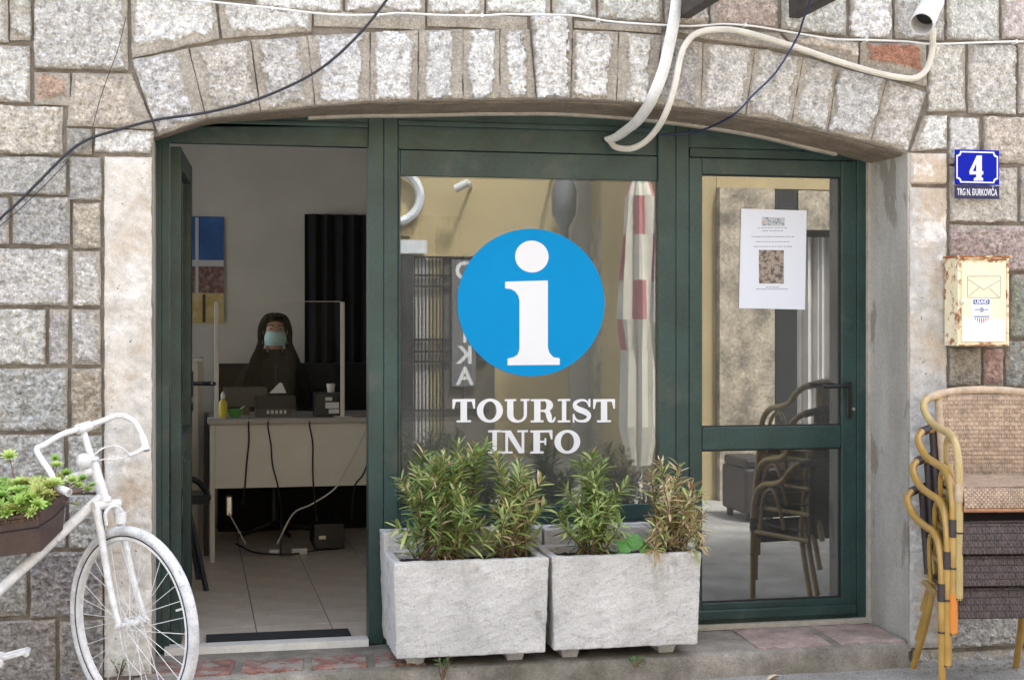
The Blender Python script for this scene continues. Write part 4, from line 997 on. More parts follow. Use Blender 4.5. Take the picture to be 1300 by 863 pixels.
# poster
pw = empty('wall_poster', at(260,410,RY1-.01), 'poster of a harbour town with blue sky on the back wall', 'poster')
yq = RY1-.012
M['psky']=picmat('poster_sky',[(.03,.10,.32),(.04,.14,.42),(.10,.22,.5)],3); M['pwhite']=mat('poster_white',(.6,.62,.66),.5); M['pred']=picmat('poster_roofs',[(.10,.08,.10),(.25,.12,.10),(.40,.36,.34)],30); M['pyel']=picmat('poster_facades',[(.5,.36,.12),(.62,.48,.2),(.7,.6,.42)],14); M['pdark']=mat('poster_dark',(.10,.07,.04),.6)
flat(228,275,284,330,yq,'sky_print','psky',pw,.003); flat(228,330.2,284,338,yq,'cloud_print','pwhite',pw,.003); flat(228,338.2,284,372,yq,'roofs_print','pred',pw,.003); flat(228,372.2,284,410,yq,'facade_print','pyel',pw,.003)
for a in (240,257): flat(a,374,a+4,409,yq-.0035,'column_print','pdark',pw,.001)
flat(248,276,252,372,yq-.0035,'column_print','pwhite',pw,.0006)
# sneeze guard
sg = empty('sneeze_guard', (at(355,530,YD+.1).x,YD+.1,dz), 'clear acrylic sneeze screen with white edge posts on the desk', 'screen')
ysg = YD+.06
x0 = at(275,450,ysg).x; x1 = at(435,450,ysg).x; z1 = at(355,383,ysg).z
MB().box(x0+.012,x1-.012,ysg+.008,ysg+.013,dz+.002,z1).build('acrylic_sheet', M['plexi'], sg)
MB().box(x0+.0125,x1-.0125,ysg+.0078,ysg+.0132,z1+.0005,z1+.004).build('painted_bright_edge', M['desk'], sg)  # pale strip paints the bright gleam along the sheet's upper edge
for x_ in (x0,x1): part(MB().box(x_-.012,x_+.012,ysg,ysg+.02,dz,z1),'edge_post','desk',sg)
for x_ in (x0,x1): part(MB().box(x_-.05,x_+.05,ysg-.03,ysg+.05,dz+.0005,dz+.006),'base','desk',sg)
# things on the desk
def lath(name, px, y, prof, m, label, cat, sub_=None):
    c = at(px, 530, y); c.z = dz; o = MB().lathe(prof, c, (0,0,1), 20).build(name, M[m] if isinstance(m,str) else m, None, True); tag(o, label, cat); return o, c
M['yellow'] = mat('yellow_plastic', (.62,.50,.03), .4); M['limegreen'] = mat('green_plastic', (.06,.28,.05), .4)
bt = empty('bottle', (at(283,530,YD+.15).x,YD+.15,dz), 'yellow bottle with white cap beside the left screen post', 'bottle'); c = Vector(bt.location)
MB().lathe([(.024,0),(.026,.01),(.026,.085),(.012,.105),(.010,.112)], c, sides=20).build('body', M['yellow'], bt, True); MB().lathe([(.013,.112),(.013,.135),(.005,.15)], c, sides=16).build('cap', M['white'], bt, True)
bw = empty('bowl', (at(299,530,YD+.16).x,YD+.16,dz), 'small lime green bowl with a white spoon on the desk', 'bowl'); c = Vector(bw.location)
MB().lathe([(.022,0),(.040,.02),(.043,.05),(.040,.05),(.034,.02),(.01,.012)], c, sides=22).build('dish', M['limegreen'], bw, True)
MB().tube([c+Vector((.0,-.01,.03)), c+Vector((.05,0,.065))], .004, 6).build('spoon', M['white'], bw, True)
ph_ = empty('desk_phone', (at(350,530,YD+.2).x,YD+.2,dz), 'black desk device with small white label keys', 'phone'); c = Vector(ph_.location)
q = MB().hexa([c+Vector(v) for v in ((-.12,-.06,0),(.12,-.06,0),(.12,.1,0),(-.12,.1,0),(-.12,-.05,.05),(.12,-.05,.05),(.12,.1,.12),(-.12,.1,.12))]); part(q,'body','black',ph_)
for k in range(5):
    xk = c.x-.055+k*.025; MB().box(xk,xk+.014,c.y-.062,c.y-.0585+.0,dz+.02,dz+.04).build('key', M['white'], ph_)
tag(part(MB().hexa([at(342,499,YD+.3)+Vector(v) for v in ((0,0,0),(.10,0,0),(.10,.01,0),(0,.01,0),(.06,.02,.06),(.075,.02,.06),(.075,.03,.06),(.06,.03,.06))]),'paper_card','white',None,0),'folded white paper card standing on the desk behind the phone','card')
bx = empty('label_printer', (at(416,530,YD+.17).x,YD+.17,dz), 'black box with white labels beside the right screen post', 'printer'); c = Vector(bx.location)
part(MB().box(c.x-.08,c.x+.07,c.y-.07,c.y+.1,dz,dz+.14),'body','black',bx)
for (a,b,e,f) in ((-.02,.02,.095,.115),(-.02,.06,.05,.085),(.0,.06,.02,.045)): MB().box(c.x+a,c.x+b,c.y-.0715,c.y-.0702,dz+e,dz+f).build('label_strip', M['white'], bx)
cu = at(420,505,YD+.18); cu.z = dz+.1405; tag(MB().lathe([(.02,0),(.026,.05),(.024,.05),(.018,.005)], cu, sides=18).build('paper_cup', M['white'], None, True),'white cup standing on the black label printer','cup')
# cables down the desk front
def dcable(pts, m, lb, r=.005): cable('desk_cable', [(a,b,(c if c is not None else YD-.012)) for a,b,c in pts], r, m, lb, n=5)
dcable([(316,531,YD+.0),(315.5,540,YD-.028),(316,560,None),(313,590,None),(311,618,None),(308,640,YD+.1)],'blackcable','leftmost black cable hanging over the desk front')
dcable([(342,531,YD+.0),(340,540,YD-.028),(344,565,None),(346,590,None),(353,618,None),(357,650,YD+.1),(356,705,YD+.1)],'blackcable','second black cable from the left hanging over the desk front')
dcable([(394,531,YD+.0),(393,540,YD-.028),(397,562,None),(397,590,None),(398,616,None),(402,660,YD+.1)],'blackcable','black cable nearest the right end of the visible desk front')
dcable([(470,532,YD-.025),(455,565,None),(440,595,None),(425,620,YD),(395,640,YD+.05),(372,652,YD+.1),(352,690,YD+.1)],'creamcable','beige cable slanting across the desk front',.0045)
dcable([(476,560,YD-.025),(462,600,None),(450,618,YD),(446,660,YD+.1)],'blackcable','black cable at the far right of the desk front')
for (px,py,lb,w2) in ((348,694,'small white power adapter on the floor under the desk',.03),(380,705,'white plug lying on the floor under the desk',.045)):
    p = at(px,py,YD+.2); p.z = FZ; o = MB().box(p.x-w2,p.x+w2,p.y-.02,p.y+.02,FZ+.001,FZ+.035).build('power_adapter', M['whiteplastic']); bevel(o,.005); tag(o, lb, 'adapter')
p = at(291,640,YD+.35); o = MB().box(p.x-.02,p.x+.02,p.y,p.y+.03,p.z-.07,p.z+.05).build('chrome_fitting', M['steel']); bevel(o,.008); tag(o,'shiny metal fitting hanging under the left end of the desk','fitting')
ct = empty('computer_tower', (at(415,690,YD+.45).x,YD+.45,FZ), 'black computer tower standing in the dark under the desk', 'computer'); c = Vector(ct.location)
part(MB().box(c.x-.09,c.x+.09,c.y-.15,c.y+.2,FZ+.01,FZ+.16),'case','black',ct,.006); MB().box(c.x-.06,c.x-.02,c.y-.153,c.y-.1502,FZ+.07,FZ+.09).build('badge', M['steel'], ct)
mo_ = empty('monitor', (at(312,530,YD+.35).x,YD+.35,dz), 'back of a black monitor left of the seated person on the desk', 'monitor'); c = Vector(mo_.location)
part(MB().box(c.x-.13,c.x+.13,c.y-.01,c.y+.02,dz+.05,dz+.17),'screen','black',mo_,.005); part(MB().box(c.x-.02,c.x+.02,c.y-.01,c.y+.03,dz,dz+.06),'foot','black',mo_,.003)
cable('floor_cable', [(300,690,YD+.3),(320,700,YD+.2),(345,703,YD+.15),(372,703,YD+.15),(400,699,YD+.3),(430,697,YD+.35)], .006, 'blackcable', 'tangled black cable lying on the floor under the desk', n=5)
cable('desk_cable', [(290,650,YD+.33),(300,668,YD+.3),(312,690,YD+.25)], .004, 'creamcable', 'short pale cable under the left end of the desk', n=5)
# black chair at left inside
vc = empty('visitor_chair', (at(240,740,2.0).x,2.0,FZ),'black chair just inside the doorway left of the desk','chair')
def ip_(px,py,y): return at(px,py,y)
part(MB().tube(spline([ip_(228,612,2.0),ip_(245,608,2.0),ip_(258,618,2.0),ip_(264,630,2.05)],5),.016,8,flat=(1,2)),'armrest','black',vc,0,True)
part(MB().hexa([ip_(205,640,1.9),ip_(266,640,2.0),ip_(264,632,2.4),ip_(205,632,2.4),ip_(205,630,1.9),ip_(266,628,2.0),ip_(264,622,2.4),ip_(205,622,2.4)]),'seat','black',vc,.004)
for a,b in (((238,640,1.9),(262,760,1.75)),((236,640,2.3),(252,742,2.1)),((206,640,1.9),(196,765,1.75)),((206,640,2.3),(200,742,2.1))):
    q0 = at(*a); q1 = at(*b); q1.z = FZ+.002; part(MB().tube([q0,q1],.014,8),'leg','black',vc,0,True)

# ------------------------------------------------------------------ PERSON behind the desk
def skin(name, nodes, edges, m, parent, sub=2, root=0):
    me = bpy.data.meshes.new(name); me.from_pydata([n[0] for n in nodes], edges, []); o = bpy.data.objects.new(name, me); COL.objects.link(o)
    o.modifiers.new('s','SKIN'); sv = me.skin_vertices[0].data
    for i, n in enumerate(nodes):
        r_ = n[1]; sv[i].radius = r_ if isinstance(r_, tuple) else (r_, r_); sv[i].use_root = (i == root)
    ss = o.modifiers.new('u','SUBSURF'); ss.levels = sub; ss.render_levels = sub
    bpy.context.view_layer.update(); dg = bpy.context.evaluated_depsgraph_get()
    m2 = bpy.data.meshes.new_from_object(o.evaluated_get(dg)); bpy.data.objects.remove(o); m2.name = name
    return obj(name, m2, m, parent, True)
M['skin'] = mat('skin', (.42,.25,.18), .5); M['top'] = worn('dark_jacket', (.010,.010,.012), .85, .3, 14, .3, 60); M['hair'] = worn('dark_brown_hair', (.012,.008,.007), .7, .3, 40, .4, 140); bs(M['hair']).inputs['Specular IOR Level'].default_value = .15
M['mask'] = worn('surgical_mask', (.42,.66,.66), .7, .06, 30, .1)
py_ = 3.5; hc = at(349,421,py_)
per = empty('person', (hc.x, py_+.05, FZ), 'seated person with long dark hair, pale blue face mask and dark jacket behind the desk', 'person')
def V_(x,y,z): return (hc.x+x, hc.y+y, hc.z+z)
nd = [(V_(0,.06,-.78),(.17,.12)),(V_(0,.07,-.55),(.15,.105)),(V_(0,.05,-.34),(.17,.11)),(V_(0,.03,-.22),(.10,.08)),(V_(0,.02,-.14),(.052,.052)),(V_(0,.0,-.06),(.058,.062)),(V_(0,.0,.02),(.078,.092)),(V_(0,.01,.075),(.066,.08)),
      (V_(-.17,.05,-.27),.062),(V_(-.25,-.03,-.50),.050),(V_(-.20,-.28,-.56),.038),(V_(-.14,-.42,-.555),.028),
      (V_(.17,.05,-.27),.062),(V_(.25,-.03,-.50),.050),(V_(.18,-.28,-.56),.038),(V_(.10,-.42,-.555),.028)]
ed_ = [(0,1),(1,2),(2,3),(3,4),(4,5),(5,6),(6,7),(3,8),(8,9),(9,10),(10,11),(3,12),(12,13),(13,14),(14,15)]
bd = skin('body', nd, ed_, M['top'], per)
# skin-coloured head, neck and hands as second material by position
bd.data.materials.append(M['skin'])
for p in bd.data.polygons:
    c = p.center
    if c.z > hc.z-.118 or c.y < hc.y-.385: p.material_index = 1
# hands with five fingers resting on the desk
for s in (-1,1):
    w0 = Vector(nd[11][0] if s < 0 else nd[15][0]); nodes = [(tuple(w0),.026),(tuple(w0+Vector((-s*.01,-.045,-.004))),(.036,.017)),(tuple(w0+Vector((-s*.015,-.085,-.008))),(.036,.014))]; ed2 = [(0,1),(1,2)]
    for k in range(4):
        off = (k-1.5)*.017; ln = (.052,.066,.070,.058)[k] ; b0 = w0+Vector((-s*.015+off,-.095,-.008)); i0 = len(nodes)
        nodes += [(tuple(b0),.0085),(tuple(b0+Vector((off*.1,-ln*.5,.006))),.008),(tuple(b0+Vector((off*.1,-ln,-.012))),.0065)]; ed2 += [(2,i0),(i0,i0+1),(i0+1,i0+2)]
    i0 = len(nodes); nodes += [(tuple(w0+Vector((-s*.045,-.05,-.006))),.010),(tuple(w0+Vector((-s*.062,-.085,-.012))),.008)]; ed2 += [(1,i0),(i0,i0+1)]
    skin('hand', nodes, ed2, M['skin'], per, 1)
M['eyewhite'] = mat('eye', (.30,.28,.27), .4)
MB().sphere(V_(0,.022,.030), .083, 20, 14, (1,1.08,1.05)).build('hair_base', M['hair'], per, True)
# face: nose, eyes, brows above the mask
for s in (-1,1):
    MB().sphere(V_(s*.030,-.074,.018), .010, 12, 8, (1.3,.7,.6)).build('eye', M['eyewhite'], per, True); MB().sphere(V_(s*.030,-.079,.018), .0058, 10, 6).build('pupil', M['black'], per, True)
    MB().tube([V_(s*.014,-.088,.038),V_(s*.032,-.09,.043),V_(s*.05,-.078,.036)], .0035, 6).build('eyebrow', M['hair'], per, True)
    MB().sphere(V_(s*.078,.005,.0), .018, 10, 8, (.45,.7,1.3)).build('ear', M['skin'], per, True)
MB().sphere(V_(0,-.084,-.002), .012, 10, 8, (.8,1,1.6)).build('nose', M['skin'], per, True)
# mask: pleated curved sheet
nx_, nz_ = 16, 10; vs = []
for j in range(nz_+1):
    for i in range(nx_+1):
        u = i/nx_*2-1; v = j/nz_; wv = .070-.012*(v-.45)**2*4; x = u*wv; z = -.085+v*.085
        y = -.045-.062*math.sqrt(max(0,1-u*u*.9))*(1-.45*(v-.6)**2*4*.6) - (.003 if j%3==0 else 0)
        vs.append(V_(x,y,z))
q = MB().add(vs,[(j*(nx_+1)+i,j*(nx_+1)+i+1,(j+1)*(nx_+1)+i+1,(j+1)*(nx_+1)+i) for j in range(nz_) for i in range(nx_)]); q.build('face_mask', M['mask'], per, True)
for s in (-1,1): MB().tube(spline([V_(s*.078,-.03,-.01),V_(s*.085,.01,.01),V_(s*.078,-.03,-.075)],5), .0015, 5).build('mask_strap', M['white'], per, True)
# hair: crown cap plus long side curtains made of strands
q = MB()
for k in range(420):
    s_ = random.choice((-1,1)); back_ = random.random()
    y_p = -.070 + .13*back_                                   # start on the parting line, front to back
    p0 = V_(s_*.004, y_p, .118-.35*(y_p-.005)**2*8)
    ang_ = -.42 + 1.85*back_ + random.uniform(-.08,.08)        # where it leaves the head, front to back
    rx_, ry_ = .088+random.uniform(0,.012), .102+random.uniform(0,.012)
    p1 = V_(s_*rx_*.62*math.cos(ang_*.45), y_p*1.05, .100); cxx, cyy = math.cos(ang_), math.sin(ang_)
    p2 = V_(s_*rx_*max(.62,cxx), ry_*cyy*.85, .035); p3 = V_(s_*(rx_+.004)*max(.68,cxx), ry_*cyy*.75-.004, -.055)
    wv = random.uniform(-.012,.012); fl_ = random.uniform(.0,.055)
    p4 = V_(s_*(.088+fl_*.9)+wv, -.01+ry_*cyy*.5-.02, -.17); p5 = V_(s_*(.105+fl_*1.5)-wv, -.055+ry_*cyy*.3-.02, -.29); p6 = V_(s_*(.105+fl_*1.9)+wv, -.095+ry_*cyy*.2, random.uniform(-.50,-.36))
    q.tube(spline([p0,p1,p2,p3,p4,p5,p6],4), [.004]+[.0062]*17+[.005]*5+[.0015]*2, 4)
# a thin shell under the strands so that no scalp shows
q.build('hair', M['hair'], per, True)
# collar and folds of the jacket
MB().tube(spline([V_(-.055,-.045,-.155),V_(-.07,.02,-.125),V_(0,.075,-.115),V_(.07,.02,-.125),V_(.055,-.045,-.155)],5),.014,8).build('collar', M['top'], per, True)
MB().tube([V_(0,-.085,-.20),V_(0,-.12,-.48)],.004,5).build('zip', M['blackmetal'], per, True)
# office chair behind
oc = empty('office_chair', (hc.x,py_+.3,FZ),'black office chair behind the seated person','chair')
part(MB().box(hc.x-.23,hc.x+.23,py_-.1,py_+.38,FZ+.42,FZ+.50),'seat','black',oc,.03); part(MB().box(hc.x-.20,hc.x+.20,py_+.30,py_+.36,FZ+.55,FZ+.98),'backrest','black',oc,.03)
part(MB().tube([(hc.x,py_+.14,FZ+.08),(hc.x,py_+.14,FZ+.42)],.03,12),'column','blackmetal',oc,0,True); 
for k in range(5):
    a = 2*PI*k/5; part(MB().tube([(hc.x,py_+.14,FZ+.09),(hc.x+.27*math.cos(a),py_+.14+.27*math.sin(a),FZ+.035)],[.02,.014],8),'leg','black',oc,0,True)
part(MB().box(hc.x-.02+.0,hc.x+.02,py_+.33,py_+.37,FZ+.45,FZ+.58),'back_support','blackmetal',oc,0)

# ------------------------------------------------------------------ STACKED CHAIRS
def bamboo():
    m = mat('yellow_bamboo_tube', (.52,.34,.07), .3); b = bs(m)
    c = mix(m, ramp(m, noise(m, 9, 4), [(.3,g(0)),(.7,g(1))]), (.30,.175,.035), (.44,.27,.07)); lk(m, c, b.inputs['Base Color']); b.inputs['Coat Weight'].default_value = .3; return m
M['bamboo'] = bamboo(); M['palebamboo'] = worn('pale_bamboo_tube', (.40,.30,.13), .35, .15, 10, 0); M['orange'] = mat('orange_leg_sleeve', (.60,.20,.03), .4)
def weave(name, c1, c2, sx, sz, rough=.55):
    m = mat(name, c1, rough); b = bs(m)
    tc = nn(m,'TexCoord'); mp = nn(m,'Mapping'); mp.inputs['Scale'].default_value = (sx,sx,sz); lk(m, tc.outputs['UV'], mp.inputs[0])
    br = nn(m,'TexBrick'); br.offset = .5; br.inputs['Scale'].default_value = 1; br.inputs['Mortar Size'].default_value = .06; br.inputs['Mortar Smooth'].default_value = 1
    br.inputs['Brick Width'].default_value = 1; br.inputs['Row Height'].default_value = .5
    br.inputs['Color1'].default_value = (*c1,1); br.inputs['Color2'].default_value = (*c2,1); br.inputs['Mortar'].default_value = (c1[0]*.5,c1[1]*.48,c1[2]*.48,1)
    lk(m, mp.outputs[0], br.inputs['Vector'])
    c = mix(m, 1, br.outputs['Color'], ramp(m, noise(m,30,4), [(.3,g(.75)),(.7,g(1.2))]),'MULTIPLY')
    lk(m, c, b.inputs['Base Color']); lk(m, bump(m, br.outputs['Fac'], -.8 if False else .8, .003), b.inputs['Normal']); m.node_tree.nodes['Bump'].invert = True
    return m
M['wick'] = weave('natural_wicker', (.45,.335,.24), (.35,.255,.18), 32, 26); M['dwick'] = weave('dark_brown_wicker', (.085,.062,.060), (.060,.046,.046), 17, 40)
M['wrap'] = worn('natural_cane_wrap', (.46,.345,.24), .5, .25, 30, .5, 260); M['dwrap'] = worn('dark_cane_wrap', (.04,.028,.03), .5, .25, 30, .5, 260)
M['redwrap'] = worn('reddish_cane_wrap', (.48,.24,.14), .5, .25, 30, .5, 260)
def ribbed(pts_fn, nu, nv, ribs, amp, m, name, par, thick=.012):
    vs = []; uv = []
    for j in range(nv+1):
        for i in range(nu+1):
            u, v = i/nu, j/nv; p, n_ = pts_fn(u, v)
            h = amp*(abs(math.sin(PI*u*ribs))-.5) + amp*.35*math.sin(PI*v*nv/3)*(1 if int(u*ribs)%2 else -1)
            vs.append(Vector(p)+Vector(n_)*h)
    W_ = nu+1; fs = [(j*W_+i,j*W_+i+1,(j+1)*W_+i+1,(j+1)*W_+i) for j in range(nv) for i in range(nu)]
    me = bpy.data.meshes.new(name); me.from_pydata([tuple(v) for v in vs],[],fs); me.update(); ul = me.uv_layers.new(name='uv')
    for lp in me.loops:
        k = lp.vertex_index; ul.data[lp.index].uv = ((k%W_)/nu, (k//W_)/nv*(nv/nu))
    o = obj(name, me, m, par, True); sm = o.modifiers.new('solid','SOLIDIFY'); sm.thickness = thick; sm.offset = 1; return o
def make_chair(light, label):
    root = empty('wicker_armchair', (0,0,0), label, 'chair', 'stacked wicker armchairs by the right wall')
    tb = 'palebamboo' if light else 'bamboo'; wr_ = 'wrap' if light else 'dwrap'; wk = 'wick' if light else 'dwick'
    for s in (-1,1):
        arm = spline([(s*.205,.20,.775),(s*.262,.175,.768),(s*.292,.135,.735),(s*.288,.06,.680),(s*.278,-.04,.655),(s*.274,-.14,.640),(s*.276,-.205,.600),(s*.278,-.238,.53),(s*.279,-.246,.45)],5)
        part(MB().tube(arm,.0155,12),'arm',tb,root,0,True)
        part(MB().tube([(s*.279,-.2462,.449),(s*.279,-.247,.25),(s*.280,-.25,0.0)],[.0155,.0155,.015],12),'leg',tb,root,0,True)
        q = MB()
        for z_ in (.001,.26): q.lathe([(.0165,0),(.0165,.006)],(s*.2798,-.2485,z_),(0,0,1),12)
        q.build('leg_ring', M['blackmetal'], root, True)
        part(MB().tube(spline([(s*.195,.10,.50),(s*.195,.09,.40),(s*.208,.165,.2),(s*.226,.265,0)],4),.0150,10),'leg',tb,root,0,True)
        part(MB().tube([(s*.205,.205,.77),(s*.200,.19,.62),(s*.19,.175,.42)],.0165,10),'back_post',wr_,root,0,True)
        part(MB().tube(spline([(s*.262,-.205,.40),(s*.262,-.18,.55),(s*.262,-.12,.615),(s*.262,-.05,.60),(s*.24,.0,.42)],5),.010,8),'brace',tb,root,0,True)
        part(MB().tube([(s*.279,-.2465,.455),(s*.279,-.2465,.385)],.0185,12),'joint_wrap',wr_,root,0,True)
        part(MB().tube([(s*.272,-.235,.385),(s*.205,.18,.385)],.013,8),'side_rail',tb,root,0,True)
    part(MB().tube(spline([(-.262,.178,.768),(-.2,.205,.785),(-.1,.235,.797),(0,.245,.80),(.1,.235,.797),(.2,.205,.785),(.262,.178,.768)],5),.0185,12),'top_rail',wr_,root,0,True)
    part(MB().tube([(-.265,-.252,.357),(.265,-.252,.357)],.014,10),'front_rail','redwrap' if light else 'dwrap',root,0,True)
    def back(u,v):
        x = (u*2-1)*(.185+.012*v); z = .40+.38*v; y = .185+.02*v+.035*math.cos((u-.5)*PI*.9); return (x,y,z),(0,-1,0)
    ribbed(back, 180, 60, 30, .003, M[wk], 'backrest', root)
    def seat(u,v):
        x = (u*2-1)*(.262-.06*v); y = -.245+.42*v; z = .432-.012*math.sin(PI*v)+.004*math.sin(PI*u); return (x,y,z),(0,0,1)
    ribbed(seat, 90, 60, 30, .002, M[wk], 'seat', root)
    def apron(u,v):
        x = (u*2-1)*.262; hh = .075 if light else .118; z = .437-hh+hh*v; y = -.262+.012*v*v; return (x,y,z),(0,-1,0)
    ribbed(apron, 200, 26, 60, .0022, M[wk], 'seat_front', root, .008)
    return root
lab = ['lowest dark brown wicker armchair with yellow bamboo frame, at the bottom of the stack','second dark brown wicker armchair from the bottom of the stack','dark brown wicker armchair directly under the light one in the stack','light natural wicker armchair on top of the stack']
c_dark = make_chair(False, lab[0]); c_light = make_chair(True, lab[3])
def copy_tree(o, parent=None):
    c = o.copy(); COL.objects.link(c)
    if parent: c.parent = parent
    for ch in list(o.children): copy_tree(ch, c)
    return c
chs = [c_dark, copy_tree(c_dark), copy_tree(c_dark), c_light]
# front left foot of the lowest chair at (1196, 888) ; back left foot at (1158, 847)
fl0 = Vector((at(1196,888,-.60).x, -.60, 0)); bl0 = Vector((at(1158,847,-.10).x,-.10,0))
rz = R(-9)
Rz = Matrix.Rotation(rz,4,'Z')
base = fl0 - (Rz @ Vector((-.28,-.25,0)))
for k, c in enumerate(chs):
    c['label'] = lab[k]
    c.location = base + Vector((.018*k, -.012*k, (0,.128,.255,.395)[k])); c.rotation_euler = (0,0,rz)
o = MB().tube([(0,0,0),(0,0,.15)],.0172,12).build('leg_sleeve', M['orange'], None, True); o.parent = chs[2]; o.location = (-.280,-.2495,.012)
o['label'] = 'bright orange sleeve on the front leg'

# ------------------------------------------------------------------ BICYCLE
C0 = at(168,791,-.46); nv = Vector((.76,.65,0)).normalized(); dv = Vector((.65,-.76,0)).normalized()
RW = .350
up = (Vector((0,0,1)) + nv*(-.03) ).normalized()
bk = empty('bicycle', (C0.x-.2, C0.y, 0), 'old bicycle painted all white leaning at the left wall', 'bicycle')
def BP(n_=0, d_=0, z_=0): return C0 + nv*n_ + dv*d_ + up*z_
wh = empty('front_wheel', (0,0,0)); wh.parent = bk; wh.matrix_parent_inverse = Matrix.Translation(-bk.location)
def torus(Rr, prof, n=96):
    m_ = len(prof); vs = []
    for k in range(n):
        a = 2*PI*k/n
        for (dr, dn) in prof: vs.append(BP(dn, (Rr+dr)*math.cos(a), (Rr+dr)*math.sin(a)))
    fs = [(k*m_+j, k*m_+(j+1)%m_, ((k+1)%n)*m_+(j+1)%m_, ((k+1)%n)*m_+j) for k in range(n) for j in range(m_)]
    return MB().add(vs, fs)
torus(RW-.017, [(.018*math.cos(2*PI*k/14), .0195*math.sin(2*PI*k/14)) for k in range(14)]).build('tyre', M['tyre'], wh, True)
torus(RW-.042, [(.014,-.013),(.014,-.008),(.002,-.006),(.002,.006),(.014,.008),(.014,.013),(-.006,.0125),(-.010,.008),(-.010,-.008),(-.006,-.0125)]).build('rim', M['whitepaint'], wh, True)
spk = MB().tube([BP(-.03,0,0),BP(-.03,0.01,0)],.001,4).mesh if False else None
torus(RW-.0345, [(.003,-.014),(.003,.014),(-.002,.0142),(-.002,-.0142)]).build('rim_joint', M['rubber'], wh, True)
for k in range(32):
    a = 2*PI*k/32; s = 1 if k%2 else -1; a2 = a + (1.35 if (k//2)%2 else -1.35)
    p0 = BP(s*.028, .020*math.cos(a2), .020*math.sin(a2)); p1 = BP(0, (RW-.05)*math.cos(a), (RW-.05)*math.sin(a))
    MB().tube([p0,p1],.0014,5,cap=False).build('spoke', M['whitepaint'], wh, True)
MB().lathe([(.008,-.05),(.008,-.034),(.024,-.032),(.024,-.027),(.014,-.024),(.014,.024),(.024,.027),(.024,.032),(.008,.034),(.008,.05)], C0, nv, 18).build('hub', M['whitepaint'], wh, True)
MB().tube([BP(-.075),BP(.075)],.006,10).build('axle', M['whitepaint'], wh, True)
for s in (-.066,.066): MB().lathe([(.011,-.006),(.011,.006)], BP(s), nv, 6).build('axle_nut', M['whitepaint'], wh)
vp = BP(0,(RW-.06)*math.cos(.3),(RW-.06)*math.sin(.3)); MB().tube([vp, vp+ (C0-vp).normalized()*.035],.004,8).build('valve', M['whitepaint'], wh, True)
cr = BP(0,-.135,.418)                        # fork crown
def FP(n_, d_, z_): return cr + nv*n_ + dv*d_ + up*z_
fk = empty('fork', (0,0,0)); fk.parent = bk; fk.matrix_parent_inverse = Matrix.Translation(-bk.location)
for s in (-1,1):
    pts = spline([FP(s*.045,.0,-.005), FP(s*.047,.03,-.10), BP(s*.052,-.065,.17), BP(s*.056,-.028,.07), BP(s*.058,0,.004)],6)
    n_ = len(pts); MB().tube(pts,[.0155-.006*i/n_ for i in range(n_)],12).build('fork_blade', M['whitepaint'], fk, True)
MB().tube([FP(-.058,0,0),FP(.058,0,0)],.0165,12).build('fork_crown', M['whitepaint'], fk, True)
hd = (BP(0,-.283,.735) - cr).normalized()
hb = cr + hd*.012
MB().tube([hb, hb+hd*.150],.0205,16).build('head_tube', M['whitepaint'], bk, True)
MB().lathe([(.024,-.008),(.026,0),(.026,.012),(.021,.016)], hb, hd, 18).build('headset_cup', M['whitepaint'], bk, True); MB().lathe([(.021,0),(.026,.004),(.026,.016),(.018,.022)], hb+hd*.150, hd, 18).build('headset_cup', M['whitepaint'], bk, True)
st_ = hb+hd*.165; tp = cr + hd*.305
MB().tube([st_, tp],.0125,12).build('stem', M['whitepaint'], bk, True)
hbc = tp + dv*.01
MB().lathe([(.019,-.028),(.019,.028)], hbc, (nv+Vector((0,0,.2))).normalized(), 16).build('handlebar_clamp', M['whitepaint'], bk, True)
def HB(n_, d_, z_): return hbc + nv*n_ + dv*d_ + Vector((0,0,z_))
bar = spline([HB(-.22,.215,-.205),HB(-.225,.15,-.185),HB(-.225,.115,-.14),HB(-.222,.05,-.09),HB(-.20,.0,-.065),HB(-.165,-.01,-.055),HB(-.09,-.005,-.02),HB(0,0,0),HB(.09,0,.022),HB(.145,.005,.036),HB(.175,.03,.030),HB(.186,.07,.005),HB(.185,.11,-.045),HB(.18,.135,-.09)],6)
MB().tube(bar,.0108,14).build('handlebar', M['whitepaint'], bk, True)
n_ = len(bar); MB().tube(bar[:9],.0145,12).build('grip', M['whitepaint'], bk, True); MB().tube(bar[-8:],.014,12).build('grip', M['whitepaint'], bk, True)
# brake lever and cables
MB().tube(spline([HB(.184,.12,-.06),HB(.17,.125,-.085),HB(.145,.11,-.10),HB(.125,.10,-.106)],5),[.010]*6+[.008]*10,8).build('brake_lever', M['whitepaint'], bk, True)
MB().tube(spline([HB(.13,.10,-.10),HB(.09,.08,-.07),HB(.04,.05,-.08),HB(-.01,.03,-.13),HB(-.05,.02,-.18)],6),.0028,6).build('brake_cable', M['whitepaint'], bk, True)
MB().tube(spline([HB(.135,.10,-.11),HB(.09,.07,-.12),HB(.05,.04,-.12),HB(.0,.03,-.15),HB(.0,0,-.24)],6),.0028,6).build('brake_cable', M['whitepaint'], bk, True)
bl = st_ + nv*(-.035) + dv*.03; 
MB().lathe([(.006,0),(.024,.006),(.03,.02),(.028,.034),(.015,.045),(.004,.047)], bl, -nv, 18).build('bell', M['whitepaint'], bk, True)
# brake caliper
MB().box(0,.001,0,.001,0,.001) if False else None
cb_ = FP(0,.045,-.012); q = MB().tube(spline([cb_+nv*(-.034)+up*(-.055), cb_+nv*(-.036)+up*(-.01), cb_+up*.012, cb_+nv*.036+up*(-.01), cb_+nv*.034+up*(-.055)],5),.0065,8); q.build('brake_caliper', M['whitepaint'], bk, True)
q = MB().lathe([(.022,0),(.022,.04)], cb_+nv*.03+up*(-.055), up, 12).build('brake_block', M['whitepaint'], bk, True)
